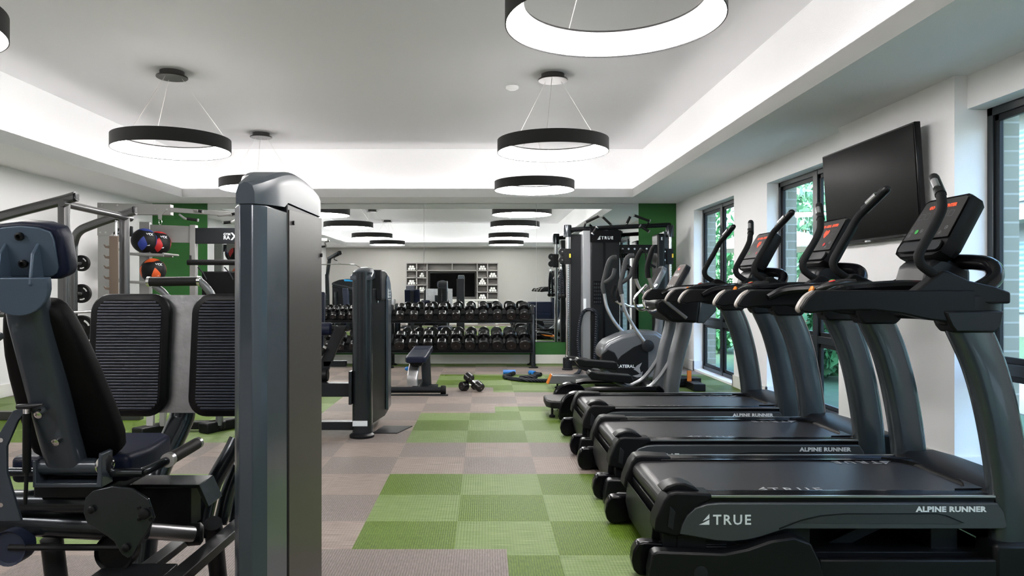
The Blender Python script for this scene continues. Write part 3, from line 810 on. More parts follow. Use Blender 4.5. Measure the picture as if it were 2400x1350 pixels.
    G().lathe([(0.017, 0), (0.016, 0.004), (0.004, 0.006)], (1.80, yf - 0.225, 1.303), nrm, 14).build('stop_button', 'redbutton', pod)
    G().lathe([(0.014, 0), (0.013, 0.004), (0.004, 0.006)], (1.82, yf - 0.18, 1.307), nrm, 14).build('start_button', 'greenbutton', pod)
    G().lathe([(0.018, -0.01), (0.02, 0.0), (0.012, 0.008)], (1.70, yf - 0.20, 1.262), (-1, 0, 0.5), 14).build('stop_knob', 'orange', pod)
    # console
    c = Vector((2.205, ym, 1.562)); sl = math.atan2(0.16, 0.27)
    R = Euler((0, sl, 0)).to_matrix().to_4x4()
    # local axes of console: y across, z up the face, -x out of the face
    g = G(); Mx = Matrix.Translation(c) @ R
    o = [(0.175, 0.158), (0.150, 0.170), (-0.150, 0.170), (-0.175, 0.158), (-0.200, -0.115), (-0.185, -0.15), (-0.14, -0.17), (0.14, -0.17), (0.185, -0.15), (0.200, -0.115)]
    rings = []
    for x, k in ((-0.004, 0.96), (-0.014, 0.985), (0.0, 1.0), (0.045, 0.99), (0.075, 0.90), (0.085, 0.7)):
        rings.append([Mx @ Vector((x, p[0] * k, p[1] * k)) for p in o])
    g.loft(rings); con = g.build('console', 'darkplastic', T, angle=30)
    h = G(); o2 = [(p[0] * 0.93, p[1] * 0.93) for p in o]; o2 = [(a, max(b, -0.075)) for a, b in o2]
    o2 = [(0.160, 0.148), (0.14, 0.156), (-0.14, 0.156), (-0.160, 0.148), (-0.178, -0.07), (0.178, -0.07)]
    h.loft([[Mx @ Vector((x, p[0], p[1])) for p in o2] for x in (-0.0125, -0.0165)]); h.build('console_face', 'face', con)
    h = G(); h.loft([[Mx @ Vector((x, p[0], p[1])) for p in rrect(0.33, 0.055, 0.02, 3, 0, -0.115)] for x in (-0.010, -0.022)]); h.build('console_tray', 'smoke', con, bevel=0.002)
    def cf(u, v): return Mx @ Vector((-0.0172, -u, v))       # u to viewer's right (user's), v up
    ax_u = (R @ Vector((0, -1, 0))); ax_v = (R @ Vector((0, 0, 1)))
    h = G()
    h.text('GO  HEAL  ENTER', 0.026, face(ax_u, ax_v, cf(-0.105, 0.105)), 0.0004, 0.001)
    rows = [(1, 2, 5, 6), (0, 1, 2, 3, 4, 5, 6, 7), (0, 1, 2, 3, 4, 5, 6, 7), (0, 1, 2, 3, 4, 5, 6, 7), (1, 2, 3, 4, 5, 6), (2, 3, 4, 5), (3, 4)]
    for r, cs in enumerate(rows):
        for q in cs:
            p = cf(-0.028 + q * 0.008, 0.080 - r * 0.0085)
            h.obox(p, (0.001, 0.0065, 0.006), R)
    h.build('led_readout', 'led', con)
    h = G()
    for u, v in ((-0.13, 0.065), (0.05, 0.065), (0.10, 0.065), (-0.085, 0.065)):
        for du, dv, su, sv in ((0, 0.016, 0.034, 0.001), (0, -0.016, 0.034, 0.001), (-0.017, 0, 0.001, 0.032), (0.017, 0, 0.001, 0.032)): h.obox(cf(u + du, v + dv), (0.0006, su, sv), R)
    for u, v in ((-0.145, -0.018), (-0.148, -0.043), (-0.06, -0.022), (0.10, -0.045), (0.13, -0.018)):
        h.lathe([(0.0105, -0.0002), (0.0105, 0.0006), (0.0088, 0.0006), (0.0088, -0.0002)], cf(u, v), R @ Vector((-1, 0, 0)), 18, closed=True)
        h.obox(cf(u, v), (0.0007, 0.006, 0.006), R)
    h.build('key_outlines', 'letterdim', con)
    h = G(); h.lathe([(0.013, 0), (0.013, 0.001), (0.001, 0.001)], cf(-0.10, -0.024), R @ Vector((-1, 0, 0)), 20); h.build('start_key', 'greenbutton', con)
    h = G(); h.lathe([(0.013, 0), (0.013, 0.001), (0.001, 0.001)], cf(0.06, -0.028), R @ Vector((-1, 0, 0)), 20); h.build('stop_key', 'redbutton', con)
    # curved grab bars, sweeping in at the top
    for s in (-1, 1):
        def yy(d): return ym + s * (hw - d)
        pts = [(1.985, yy(0.035), 1.315), (1.940, yy(0.035), 1.342), (1.905, yy(0.035), 1.372), (1.896, yy(0.035), 1.414), (1.926, yy(0.035), 1.475), (1.972, yy(0.037), 1.555), (2.002, yy(0.045), 1.615), (2.018, yy(0.072), 1.657), (2.035, yy(0.105), 1.687)]
        g = G(); g.tube(pts, 0.0205, 14, smooth=5); b = g.build('grab_bar', 'foam', T, angle=60)
        h = G(); h.tube([(2.032, yy(0.100), 1.683), (2.048, yy(0.140), 1.714), (2.078, yy(0.222), 1.776), (2.084, yy(0.238), 1.788)], [0.024, 0.0225, 0.0225, 0.014], 12, smooth=4); h.build('grip', 'black', b, angle=50)
        h = G(); h.tube([(2.034, yy(0.128), 1.716), (2.054, yy(0.182), 1.757)], 0.0165, 12); h.build('pulse_sensor', 'steel', b)
        # horn shroud at the foot of the bar
        g = G(); g.loft([[(x, yy(d + 0.008), z) for x, z in ((1.86, 1.25), (1.985, 1.345), (2.01, 1.342), (2.10, 1.30), (2.21, 1.275), (2.28, 1.25), (2.28, 1.20), (1.86, 1.20))] for d in (0.0, 0.07)]); g.build('bar_shroud', 'darkplastic', T, bevel=0.010, seg=3)
    return T

tm = treadmill()
for k, (dy, lb) in enumerate(((1.155, 'middle treadmill of the row of three'), (2.31, 'treadmill furthest from the camera, next to the elliptical'))):
    o = dup(tm, (1.55, 3.555 + dy, 0), lb)

# ================================================================ ELLIPTICAL behind the treadmills
E = thing('elliptical_trainer', 'black and silver elliptical trainer with a grey console, behind the treadmills', 'elliptical', (1.4, 7.2, 0))
y0, y1 = 6.88, 7.52; yc = 7.2
g = G()
for yy in (y0, y1):
    g.tube([(0.95, yy, 0.285), (1.02, yy, 0.30), (1.62, yy, 0.30)], 0.032, 10)
g.split('guide_rail', 'blackgloss', E)
g = G(); g.box(0.72, 2.2, yc - 0.06, yc + 0.06, 0.05, 0.16); g.box(1.9, 2.35, yc - 0.28, yc + 0.28, 0.02, 0.14)
g.prism([(1.55, 0.12), (1.58, 0.26), (1.62, 0.31), (1.68, 0.33), (1.74, 0.27), (1.95, 0.21), (2.55, 0.17), (2.6, 0.06), (1.6, 0.04)], 'y', 6.95, 7.45)
g.build('base_shell', 'blackgloss', E, bevel=0.012)
for yy in (y0, y1):
    g = G(); pr = [(0.89 + 0.19 * math.cos(a), 0.10 + 0.19 * math.sin(a)) for a in [PI * k / 14 for k in range(15)]]
    g.prism([(1.08, 0.02)] + pr + [(0.70, 0.02)], 'y', yy - 0.055, yy + 0.055); g.build('rear_wheel_cover', 'blackgloss', E, bevel=0.015, seg=3)
# rear step
g = G(); g.loft([[(0.60 + (0.04 if k else 0), 0, 0)] for k in (0,)] ) if False else None
st = [(0.78, 7.48), (0.66, 7.48), (0.60, 7.42), (0.60, 7.10), (0.64, 7.02), (0.78, 6.98), (0.95, 6.98), (0.95, 7.48)]
g.prism(st, 'z', 0.10, 0.165); s_ = g.build('rear_step', 'black', E, bevel=0.012, seg=3)
G().prism([(a * 0.93 + 0.055, 7.24 + (b - 7.24) * 0.92) for a, b in st], 'z', 0.164, 0.171).build('step_tread', 'steprib', s_)
G().lathe([(0.03, 0), (0.03, 0.02), (0.012, 0.03), (0.012, 0.12)], (0.66, 7.1, 0), 'z', 12).build('levelling_foot', 'black', E)
# pedals
for yy, x0, z0 in ((6.98, 0.98, 0.40), (7.42, 0.92, 0.48)):
    g = G(); g.prism([(x0, z0 + 0.045), (x0 + 0.03, z0 + 0.075), (x0 + 0.10, z0 + 0.055), (x0 + 0.42, z0 + 0.03), (x0 + 0.44, z0 - 0.03), (x0 + 0.40, z0 - 0.045), (x0 + 0.04, z0 - 0.01)], 'y', yy - 0.085, yy + 0.085)
    p = g.build('pedal', 'black', E, bevel=0.010)
    g = G(); g.tube([(x0 + 0.25, yy, z0 - 0.02), (1.44, yy, 0.285), (1.54, yy, 0.29), (1.66, yy, 0.38), (1.80, yy, 0.60), (1.88, yy, 0.92)], 0.021, 10, smooth=5); g.build('swing_arm', 'silverpaint', E)
# masts
for yy in (6.98, 7.42):
    pth = catmull([(1.79, yy, 0.22), (1.80, yy, 0.35), (1.85, yy, 0.62), (1.91, yy, 0.85), (1.93, yy, 1.0)], 5)
    G().sweep(pth, rrect(0.12, 0.15, 0.05, 5), up=(1, 0, 0.001)).build('mast', 'silverpaint', E, angle=45)
# head housing
g = G(); g.prism([(1.62, 1.14), (1.64, 1.05), (1.78, 0.94), (2.03, 0.93), (2.06, 1.15), (1.9, 1.20), (1.7, 1.18)], 'y', 6.90, 7.50); g.build('head_housing', 'black', E, bevel=0.03, seg=3)
g = G(); g.prism([(2.03, 0.93), (2.10, 0.93), (2.22, 1.05), (2.20, 1.14), (2.06, 1.15)], 'y', 6.92, 7.48); g.build('housing_rear_cover', 'mastgrey', E, bevel=0.01)
# console
c = Vector((1.90, 7.2, 1.36)); R = Euler((0, 0.52, 0)).to_matrix().to_4x4(); Mx = Matrix.Translation(c) @ R
g = G(); o = rrect(0.30, 0.32, 0.06, 5)
g.loft([[Mx @ Vector((x, p[0] * k, p[1] * k)) for p in o] for x, k in ((-0.01, 0.96), (0.0, 1), (0.045, 0.98), (0.06, 0.8))]); con = g.build('console', 'smoke', E)
G().loft([[Mx @ Vector((x, p[0] * 0.90, p[1] * 0.92)) for p in o] for x in (-0.009, -0.0125)]).build('console_face', 'facebrown', con)
h = G(); h.text('86.2', 0.034, face(R @ Vector((0, -1, 0)), R @ Vector((0, 0, 1)), Mx @ Vector((-0.014, 0.06, 0.09))), 0.0005, 0.001); h.build('led_readout', 'ledred', con)
h = G()
for k in range(6): h.obox(Mx @ Vector((-0.0135, 0.10 - 0.04 * k, -0.085 - 0.012 * (k % 2))), (0.001, 0.02, 0.012), R)
for k in range(3): h.obox(Mx @ Vector((-0.0135, 0.06 - 0.06 * k, 0.035)), (0.001, 0.035, 0.03), R)
h.build('keys', 'letterdim', con)
G().bar((1.93, 7.2, 1.15), (1.96, 7.2, 1.28), 0.12, 0.10).build('console_neck', 'black', E, bevel=0.02)
# fixed handles and moving handles
for s in (-1, 1):
    yy = 7.2 + s * 0.22
    g = G(); g.tube([(1.68, yy, 1.06), (1.60, yy, 1.04), (1.545, yy, 1.08), (1.535, yy, 1.16), (1.60, yy, 1.24), (1.66, yy, 1.30)], 0.014, 10, smooth=5); g.build('pulse_handle', 'chrome', E)
    yy = 7.2 + s * 0.30
    g = G(); g.tube([(1.92, yy, 0.98), (1.72, yy, 1.14), (1.60, yy, 1.27), (1.56, yy, 1.37)], 0.017, 10, smooth=5); g.build('moving_arm', 'steel', E)
    g = G(); g.tube([(1.555, yy, 1.36), (1.55, yy, 1.46), (1.57, yy, 1.55), (1.60, yy - s * .02, 1.63), (1.625, yy - s * .03, 1.66)], 0.026, 12, smooth=5); g.build('foam_grip', 'foam', E)

# ================================================================ LATERAL TRAINER
L = thing('lateral_trainer', 'silver and black lateral elliptical trainer standing in front of the cable machine', 'elliptical', (2.0, 9.3, 0))
g = G()
sh_ = [(1.44, 0.40), (1.46, 0.52), (1.54, 0.60), (1.72, 0.68), (1.95, 0.73), (2.15, 0.72), (2.30, 0.62), (2.36, 0.45), (2.36, 0.12), (1.75, 0.10), (1.70, 0.30), (1.56, 0.33)]
g.prism(sh_, 'y', 9.05, 9.55); bd = g.build('body_shell', 'silverpaint', L, bevel=0.05, seg=4)
g = G(); g.prism([(1.62, 0.32), (1.70, 0.42), (1.86, 0.53), (2.04, 0.60), (2.04, 0.14), (1.66, 0.14)], 'y', 9.035, 9.06); g.build('side_panel', 'black', bd, bevel=0.004)
g = G(); g.prism([(1.50, 0.56), (1.62, 0.635), (1.74, 0.675), (1.80, 0.67), (1.70, 0.60), (1.56, 0.55)], 'y', 9.10, 9.50); g.build('top_inlay', 'smoke', bd, bevel=0.004)
g = G(); g.prism([(1.46, 0.44), (1.53, 0.50), (1.62, 0.46), (1.66, 0.38), (1.64, 0.20), (1.46, 0.20)], 'y', 9.03, 9.2); g.build('side_opening', 'black', bd, bevel=0.01)
h = G(); h.text('LATERAL', 0.052, face((1, 0, 0), (0, 0, 1), (1.652, 9.032, 0.272)), 0.001, 0.0014, spacing=1.05)
h.build('model_lettering', 'letter', bd)
h = G()
for d in (0, 1):
    h.prism([(1.855, 0.25 + 0.0), (1.90, 0.30), (1.96, 0.335), (1.93, 0.27), (1.955, 0.18), (1.885, 0.235)], 'y', 9.031, 9.036) if d == 0 else h.prism([(1.84, 0.17), (1.91, 0.185), (1.97, 0.225), (1.955, 0.16), (1.90, 0.15)], 'y', 9.031, 9.036)
h.build('swoosh_mark', 'lightgrey', bd)
G().lathe([(0.06, -0.03), (0.075, -0.02), (0.075, 0.03), (0.05, 0.04)], (2.03, 9.03, 0.545), 'y', 24).build('pivot_knob', 'smoke', L)
# floor frame
g = G(); g.prism([(0.79, 0.06), (0.84, 0.17), (1.45, 0.16), (1.45, 0.06)], 'y', 9.10, 9.26); f = g.build('rear_floor_bar', 'silverpaint', L, bevel=0.01)
G().prism([(0.785, 0.06), (0.835, 0.172), (0.845, 0.172), (0.80, 0.058)], 'y', 9.098, 9.262).build('bar_end', 'orange', f)
g = G(); g.lathe([(0.035, 0), (0.035, 0.015), (0.012, 0.025), (0.012, 0.07)], (0.92, 9.18, 0), 'z', 12); g.build('levelling_foot', 'black', L)
g = G(); g.box(1.4, 2.75, 9.2, 9.4, 0.02, 0.12); g.box(2.55, 2.70, 8.85, 9.75, 0.0, 0.09); g.build('floor_frame', 'black', L, bevel=0.01)
G().box(2.56, 2.61, 9.15, 9.18, 0.045, 0.22).build('frame_end_cap', 'orange', L)
# pedals with guards
for yy in (9.08, 9.52):
    g = G(); g.prism([(1.06, 0.36), (1.08, 0.375), (1.36, 0.335), (1.38, 0.29), (1.26, 0.23), (1.18, 0.26)], 'y', yy - 0.1, yy + 0.1); p = g.build('pedal', 'black', L, bevel=0.008)
    G().prism([(1.13, 0.33), (1.41, 0.300), (1.40, 0.275), (1.22, 0.295)], 'y', yy - 0.106, yy + 0.106).build('pedal_stripe', 'orange', p)
    g = G(); g.bar((1.3, yy, 0.28), (1.7, 9.3 + (yy - 9.3) * .7, 0.22), 0.07, 0.05); g.build('pedal_arm', 'steel', L)
# console mast and console
G().sweep(catmull([(2.20, 9.3, 0.55), (2.24, 9.3, 0.85), (2.22, 9.3, 1.25)], 4), rrect(0.08, 0.10, 0.03, 3), up=(1, 0, 0)).build('console_mast', 'silverpaint', L)
c = Vector((2.17, 9.3, 1.36)); R = Euler((0, 0.5, 0)).to_matrix().to_4x4(); Mx = Matrix.Translation(c) @ R
g = G(); o = rrect(0.30, 0.42, 0.08, 5)
g.loft([[Mx @ Vector((x, p[0] * k, p[1] * k)) for p in o] for x, k in ((-0.01, 0.96), (0.0, 1), (0.05, 0.98), (0.065, 0.8))]); con = g.build('console', 'silverpaint', L)
G().loft([[Mx @ Vector((x, p[0] * 0.84, p[1] * 0.86)) for p in o] for x in (-0.009, -0.0125)]).build('console_face', 'face', con)
# moving handle bars, silver curving tubes with grey foam
for s in (-1, 1):
    yy = 9.3 + s * 0.27
    q = 0.0 if s < 0 else 0.12
    g = G(); g.tube([(2.02 - q * .5, yy, 0.56), (1.86 - q, yy, 0.78), (1.74 - q, yy + s * 0.02, 1.0), (1.70 - q, yy + s * .03, 1.2)], 0.022, 12, smooth=6); g.build('handle_bar', 'brushed', L)
    g = G(); g.tube([(1.70 - q, yy + s * .03, 1.19), (1.685 - q, yy + s * .03, 1.30), (1.72 - q, yy + s * .03, 1.46), (1.755 - q, yy, 1.60), (1.80 - q, yy, 1.66), (1.86 - q, yy, 1.67)], 0.030, 12, smooth=6)
    g.tube([(1.70 - q, yy + s * .03, 1.33), (1.755 - q, yy - .06, 1.37), (1.80 - q, yy - .09, 1.43), (1.82 - q, yy - 0.09, 1.52)], 0.027, 12, smooth=6); g.build('foam_grip', 'greyfoam', L)
    g = G(); g.tube([(2.1, 9.3 + s * 0.08, 1.05), (1.85, 9.3 + s * 0.15, 1.03), (1.70, 9.3 + s * 0.18, 1.10)], 0.016, 10, smooth=5); g.build('fixed_handle', 'chrome', L)
    g = G(); g.tube([(1.71, 9.3 + s * 0.18, 1.09), (1.67, 9.3 + s * 0.19, 1.18), (1.70, 9.3 + s * 0.19, 1.30)], 0.025, 10, smooth=5); g.build('fixed_grip', 'foam', L)

# ================================================================ CABLE CROSSOVER (functional trainer)
FT = thing('cable_crossover_machine', 'black cable crossover machine with pull-up handles in front of the green panel', 'gym machine', (2.1, 11.35, 0))
ya = 11.20
for s, xp in ((-1, 1.28), (1, 2.86)):
    g = G(); g.tube([(xp, ya, 0.10), (xp, ya, 2.12)], 0.032, 16); po = g.build('guide_post', 'chrome', FT)
    h = G()
    for k in range(44): h.box(xp + 0.012 - 0.004, xp + 0.012 + 0.004, ya - 0.034, ya - 0.028, 0.30 + k * 0.035, 0.312 + k * 0.035)
    h.build('adjustment_holes', 'black', po)
    g = G(); g.lathe([(0.062, 2.05), (0.062, 2.22), (0.055, 2.235)], (xp, ya, 0), 'z', 20); g.build('post_cap', 'gunmetal', FT)
    g = G(); g.lathe([(0.085, 0), (0.085, 0.02), (0.072, 0.03), (0.072, 0.18), (0.06, 0.19)], (xp, ya, 0), 'z', 24); g.build('post_foot', 'smoke', FT)
    # pulley carriage
    zc = 1.76
    g = G(); g.box(xp - 0.055, xp + 0.045, ya - 0.05, ya + 0.05, zc - 0.13, zc + 0.11)
    g.lathe([(0.055, -0.03), (0.055, 0.03)], (xp - 0.085, ya, zc + 0.065), 'y', 20); g.lathe([(0.055, -0.03), (0.055, 0.03)], (xp - 0.085, ya, zc - 0.065), 'y', 20)
    g.box(xp - 0.1, xp, ya - 0.02, ya + 0.02, zc - 0.06, zc + 0.06)
    ca = g.build('pulley_carriage', 'black', FT, bevel=0.006)
    h = G()
    for dz in (0.065, -0.065): h.lathe([(0.012, -0.036), (0.012, 0.036)], (xp - 0.085, ya, zc + dz), 'y', 10)
    h.split('pulley_axle', 'chrome', ca)
    G().box(xp + 0.02, xp + 0.043, ya - 0.056, ya - 0.05, zc - 0.03, zc + 0.03).build('carriage_label', 'yellow', ca)
    h = G(); x = xp - 0.10 if s < 0 else xp - 0.17
    for k in range(7): h.lathe([(0.009, -0.003), (0.014, 0), (0.009, 0.003)], (x, ya, zc - 0.14 - k * 0.018), 'x' if k % 2 else 'y', 8)
    h.build('carabiner_chain', 'chrome', ca)
# brackets from posts back to the stacks
for s, x0, x1 in ((-1, 1.42, 1.92), (1, 2.60, 2.86)):
    pass
# left stack tower
g = G(); g.box(1.62, 2.05, 11.02, 11.55, 0.05, 2.14); g.build('stack_shroud', 'black', FT, bevel=0.008)
g = G(); g.box(1.50, 1.62, 11.08, 11.50, 0.05, 2.14); g.build('stack_side_panel', 'lightgrey', FT, bevel=0.006)
g = G(); g.box(1.34, 1.50, 11.30, 11.5, 0.05, 2.10); g.build('rear_column', 'smoke', FT, bevel=0.006)
g = G(); g.box(1.80, 1.83, 11.005, 11.02, 0.15, 1.95); g.box(1.60, 2.07, 11.005, 11.02, 1.96, 2.14); g.build('shroud_slot', 'blackgloss', FT)
h = G(); logo(h, 0, 0, 0.055, (1, 0, 0), (0, 0, 1), (1.70, 11.0, 2.0)); h.text('TRUE', 0.065, face((1, 0, 0), (0, 0, 1), (1.77, 11.002, 2.003)), 0.001, 0.0005, spacing=1.25); h.build('brand_lettering', 'letter', FT)
h = G(); h.box(1.65, 1.78, 11.012, 11.019, 1.02, 1.37); pl = h.build('instruction_placard', 'blackgloss', FT)
h = G()
for r in range(6):
    for c_ in range(4): h.box(1.658 + c_ * 0.03, 1.678 + c_ * 0.03, 11.009, 11.012, 1.035 + r * 0.055, 1.068 + r * 0.055)
h.build('placard_pictograms', 'smoke', pl)
h = G(); h.box(1.51, 1.55, 11.073, 11.081, 0.88, 1.10); h.build('warning_label', 'letter', FT)
# right stack tower
g = G(); g.box(2.65, 2.77, 11.12, 11.5, 0.05, 2.10); g.build('stack_shroud', 'black', FT, bevel=0.03, seg=3)
g = G(); g.box(2.77, 2.89, 11.20, 11.5, 0.05, 2.14); g.build('stack_side_panel', 'mastgrey', FT, bevel=0.006)
h = G(); h.text('E', 0.06, face((1, 0, 0), (0, 0, 1), (2.70, 11.112, 2.0)), 0.001, 0.001); h.build('brand_lettering', 'letter', FT)
# upper beam with pull-up grips
g = G(); g.tube([(1.28, ya, 2.155), (1.46, ya, 2.17), (2.10, ya - 0.05, 2.20), (2.78, ya, 2.235), (2.86, ya, 2.235)], 0.036, 10, smooth=4); g.box(1.9, 2.0, ya - 0.03, 11.5, 2.10, 2.16); g.build('pull_up_beam', 'black', FT)
gr = [(P(1000 + 373, 521, 11.0), P(1000 + 403, 507, 11.0)), (P(1000 + 413, 509, 11.4), P(1000 + 431, 526, 11.4)), (P(1000 + 469, 524, 11.3), P(1000 + 477, 508, 11.3)), (P(1000 + 487, 505, 11.0), P(1000 + 522, 518, 11.0)), (P(1000 + 501, 530, 10.9), P(1000 + 520, 542, 10.9)), (P(1000 + 389, 547, 10.9), P(1000 + 398, 534, 10.9))]
for a, b in gr:
    g = G(); g.cyl(a, b, 0.020, 12); w = g.build('pull_up_grip', 'rubber', FT)
    h = G(); d = (Vector(b) - Vector(a)).normalized()
    h.cyl(Vector(a) - d * 0.015, Vector(a), 0.027, 12); h.cyl(Vector(b), Vector(b) + d * 0.015, 0.027, 12)
    h.build('grip_end', 'steel', w)
    h = G(); m = (Vector(a) if a[2] < b[2] else Vector(b)); h.cyl(m, Vector((m.x, ya, 2.185)), 0.014, 8); h.build('grip_stem', 'black', w)
# middle and lower cross beams
g = G(); g.box(2.02, 2.66, 11.16, 11.24, 1.80, 1.93); mb = g.build('middle_beam', 'black', FT, bevel=0.008)
h = G()
for k in range(6): h.lathe([(0.015, -0.02), (0.015, 0)], (2.12 + k * 0.092, 11.16, 1.865), 'y', 10)
h.split('storage_hook', 'chrome', mb)
G().box(2.0, 2.86, 11.16, 11.28, 0.28, 0.44).build('lower_beam', 'black', FT, bevel=0.008)
G().box(1.9, 2.9, 11.35, 11.45, 0.02, 0.12).build('base_frame', 'black', FT, bevel=0.008)
# straps hanging on the middle beam
for k, (x, n) in enumerate(((2.08, 3), (2.46, 2))):
    g = G()
    for q in range(n): g.tube([(x + q * .02, 11.14, 1.86), (x + 0.03 + q * .03, 11.12, 1.72), (x + 0.10, 11.12, 1.60 - q * .03), (x + 0.02 - q * .01, 11.12, 1.70), (x + q * .02, 11.14, 1.86)], 0.006, 6, smooth=4)
    g.cyl((x + 0.02, 11.12, 1.66), (x + 0.16, 11.12, 1.58), 0.018, 10)
    tag(g.build('strap_handle', 'rubber'), ['bundle of black strap handles hanging on the cable machine beam near the stack', 'black strap handle hanging further along the cable machine beam'][k], 'strap', 'strap handles on the cable machine')
# triceps ropes and foam roller hanging on the left post (seen also in the mirror)
tr = thing('triceps_rope', 'black braided triceps rope hanging from the cable machine pulley', 'rope', (1.18, 11.22, 1.2))
g = G(); g.tube([(1.18, 11.2, 1.54), (1.165, 11.2, 1.40), (1.16, 11.2, 1.16)], 0.022, 10); g.tube([(1.18, 11.2, 1.54), (1.21, 11.24, 1.40), (1.215, 11.24, 1.16)], 0.022, 10); g.build('rope', 'rope', tr)
g = G(); g.ball((1.16, 11.2, 1.14), 0.035, 12, 8); g.ball((1.215, 11.24, 1.14), 0.035, 12, 8); g.split('rope_end', 'rubber', tr)
G().lathe([(0.012, 1.53), (0.022, 1.56), (0.012, 1.60)], (1.18, 11.2, 0), 'z', 10).build('rope_clip', 'chrome', tr)

# ================================================================ DUMBBELL RACKS
def rack(name, x0, x1, label, group=None):
    r = thing('dumbbell_rack', label, 'rack', ((x0 + x1) / 2, 11.6, 0), 'dumbbell racks')
    for x in (x0, x1):
        g = G(); g.tube([(x, 11.47, 0.02), (x, 11.50, 0.50), (x, 11.56, 0.84)], 0.035, 14); g.build('front_leg', 'gunmetal', r)
        g = G(); g.tube([(x, 11.90, 0.02), (x, 11.84, 0.60), (x, 11.74, 0.98)], 0.033, 14); g.build('rear_leg', 'gunmetal', r)
        g = G(); g.bar((x, 11.55, 0.83), (x, 11.75, 0.97), 0.05, 0.07); g.bar((x, 11.49, 0.30), (x, 11.86, 0.50), 0.04, 0.06); g.split('side_plate', 'smoke', r, bevel=0.006)
        for y in (11.47, 11.90):
            G().lathe([(0.075, 0), (0.075, 0.018), (0.045, 0.028), (0.03, 0.045)], (x, y, 0), 'z', 22).build('foot_pad', 'black', r)
    for z in (0.245, 0.715):
        g = G(); d = 0.40
        g.bar(((x0 + x1) / 2, 11.42, z), ((x0 + x1) / 2, 11.42 + d * 0.87, z + d * 0.5), x1 - x0 - 0.04, 0.018) if False else None
        n = Vector((0, 0.87, 0.5))
        for off in (0.0, 0.20):
            a = Vector((0, 11.42, z)) + n * off
            g.prism([(a.y, a.z), (a.y + 0.155, a.z + 0.089), (a.y + 0.15, a.z + 0.102), (a.y + 0.012, a.z + 0.022), (a.y - 0.004, a.z + 0.045), (a.y - 0.014, a.z + 0.040)], 'x', x0 + 0.02, x1 - 0.02)
        tr_ = g.build('shelf', 'black', r)
        G().box(x0 + 0.02, x1 - 0.02, 11.402, 11.414, z - 0.004, z + 0.006).build('shelf_edge', 'gunmetal', tr_)
    return r
r1 = rack('a', -1.51, 0.77, 'two-tier dumbbell rack loaded with heavy dumbbells in front of the mirror')
r2 = rack('b', -3.60, -1.72, 'two-tier dumbbell rack with light dumbbells behind the leg machine')

def dumbbell(rad=0.085, ln=0.33):
    d = thing('dumbbell', '', 'dumbbell')
    hl = ln * 0.33
    for s in (-1, 1):
        g = G(); a = s * (ln / 2 - hl); b = s * ln / 2
        g.lathe([(rad * 0.45, a), (rad * 0.86, a), (rad, a + s * 0.014), (rad, b - s * 0.014), (rad * 0.88, b), (rad * 0.5, b), (rad * 0.47, b - s * 0.002)], (0, 0, 0), 'y', 20)
        hd = g.build('head', 'rubberhead', d, angle=28)
        G().lathe([(0.006, b - s * 0.003), (0.006, b + s * 0.0012)], (0, 0, 0), 'y', 8).build('cap_screw', 'steel', hd)
    g = G(); g.lathe([(0.016, -ln / 2 + hl), (0.018, -0.03), (0.0185, 0), (0.018, 0.03), (0.016, ln / 2 - hl)], (0, 0, 0), 'y', 14); g.build('handle', 'chrome', d)
    return d
mat('rubberhead', (0.004, 0.004, 0.0045), 0.25, var=0.2, vscale=40)
d0 = dumbbell(); first = True
tilt = math.atan2(0.5, 0.87)
def put(x, z0, k, scale, label, group, sh=0.0):
    global first
    o = d0 if first else dup(d0); first = False
    r = 0.085 * scale
    c = Vector((x + sh, 11.42, z0)) + Vector((0, 0.87, 0.5)) * 0.175 + Vector((0, -0.5, 0.87)) * (r + 0.022)
    o.location = c; o.rotation_euler = (tilt, 0, 0); o.scale = (scale, 1.0 if scale > 0.8 else 0.85, scale)
    o['label'] = label; o['group'] = group
xt = [938, 970.5, 1004.5, 1037, 1069, 1101, 1133, 1166, 1198, 1229]
for k, px in enumerate(xt):
    X = (px - VX) / F * 11.42
    put(X, 0.715, k, 0.86 + 0.019 * k, 'black rubber dumbbell on the main rack upper shelf, %s from the bench end' % ORD[k], 'heavy dumbbells on the main rack')
xb = [936.5, 969, 1003, 1036, 1069, 1101.5, 1134, 1166, 1198, 1230]
for k, px in enumerate(xb):
    X = (px - VX) / F * 11.42
    put(X, 0.245, k, 1.06 + 0.012 * k, 'large black rubber dumbbell on the main rack lower shelf, %s from the bench end' % ORD[k], 'heavy dumbbells on the main rack')
for k in range(13):
    put(-3.50 + k * 0.139, 0.715, k, 0.52 + 0.018 * k, 'small black dumbbell on the second rack upper shelf, %s from the wall rig end' % ORD[k], 'light dumbbells on the second rack')
for k in range(9):
    put(-3.47 + k * 0.20, 0.245, k, 0.72 + 0.018 * k, 'medium black dumbbell on the second rack lower shelf, %s from the wall rig end' % ORD[k], 'light dumbbells on the second rack')
# two dumbbells on the floor, one lying across the other
def floor_bell(p, q, label):
    p = Vector(p); q = Vector(q); o = dup(d0, (p + q) / 2, label, 'pair of dumbbells on the floor')
    o.rotation_euler = (q - p).to_track_quat('Y', 'Z').to_euler(); o.scale = (0.67, 0.86, 0.67)
floor_bell((-0.262, 8.92, 0.058), (-0.105, 9.06, 0.058), 'black dumbbell lying flat on the floor, under its pair')
floor_bell((-0.196, 8.95, 0.160), (-0.068, 8.84, 0.064), 'black dumbbell leaning with chrome handle across another one on the floor')

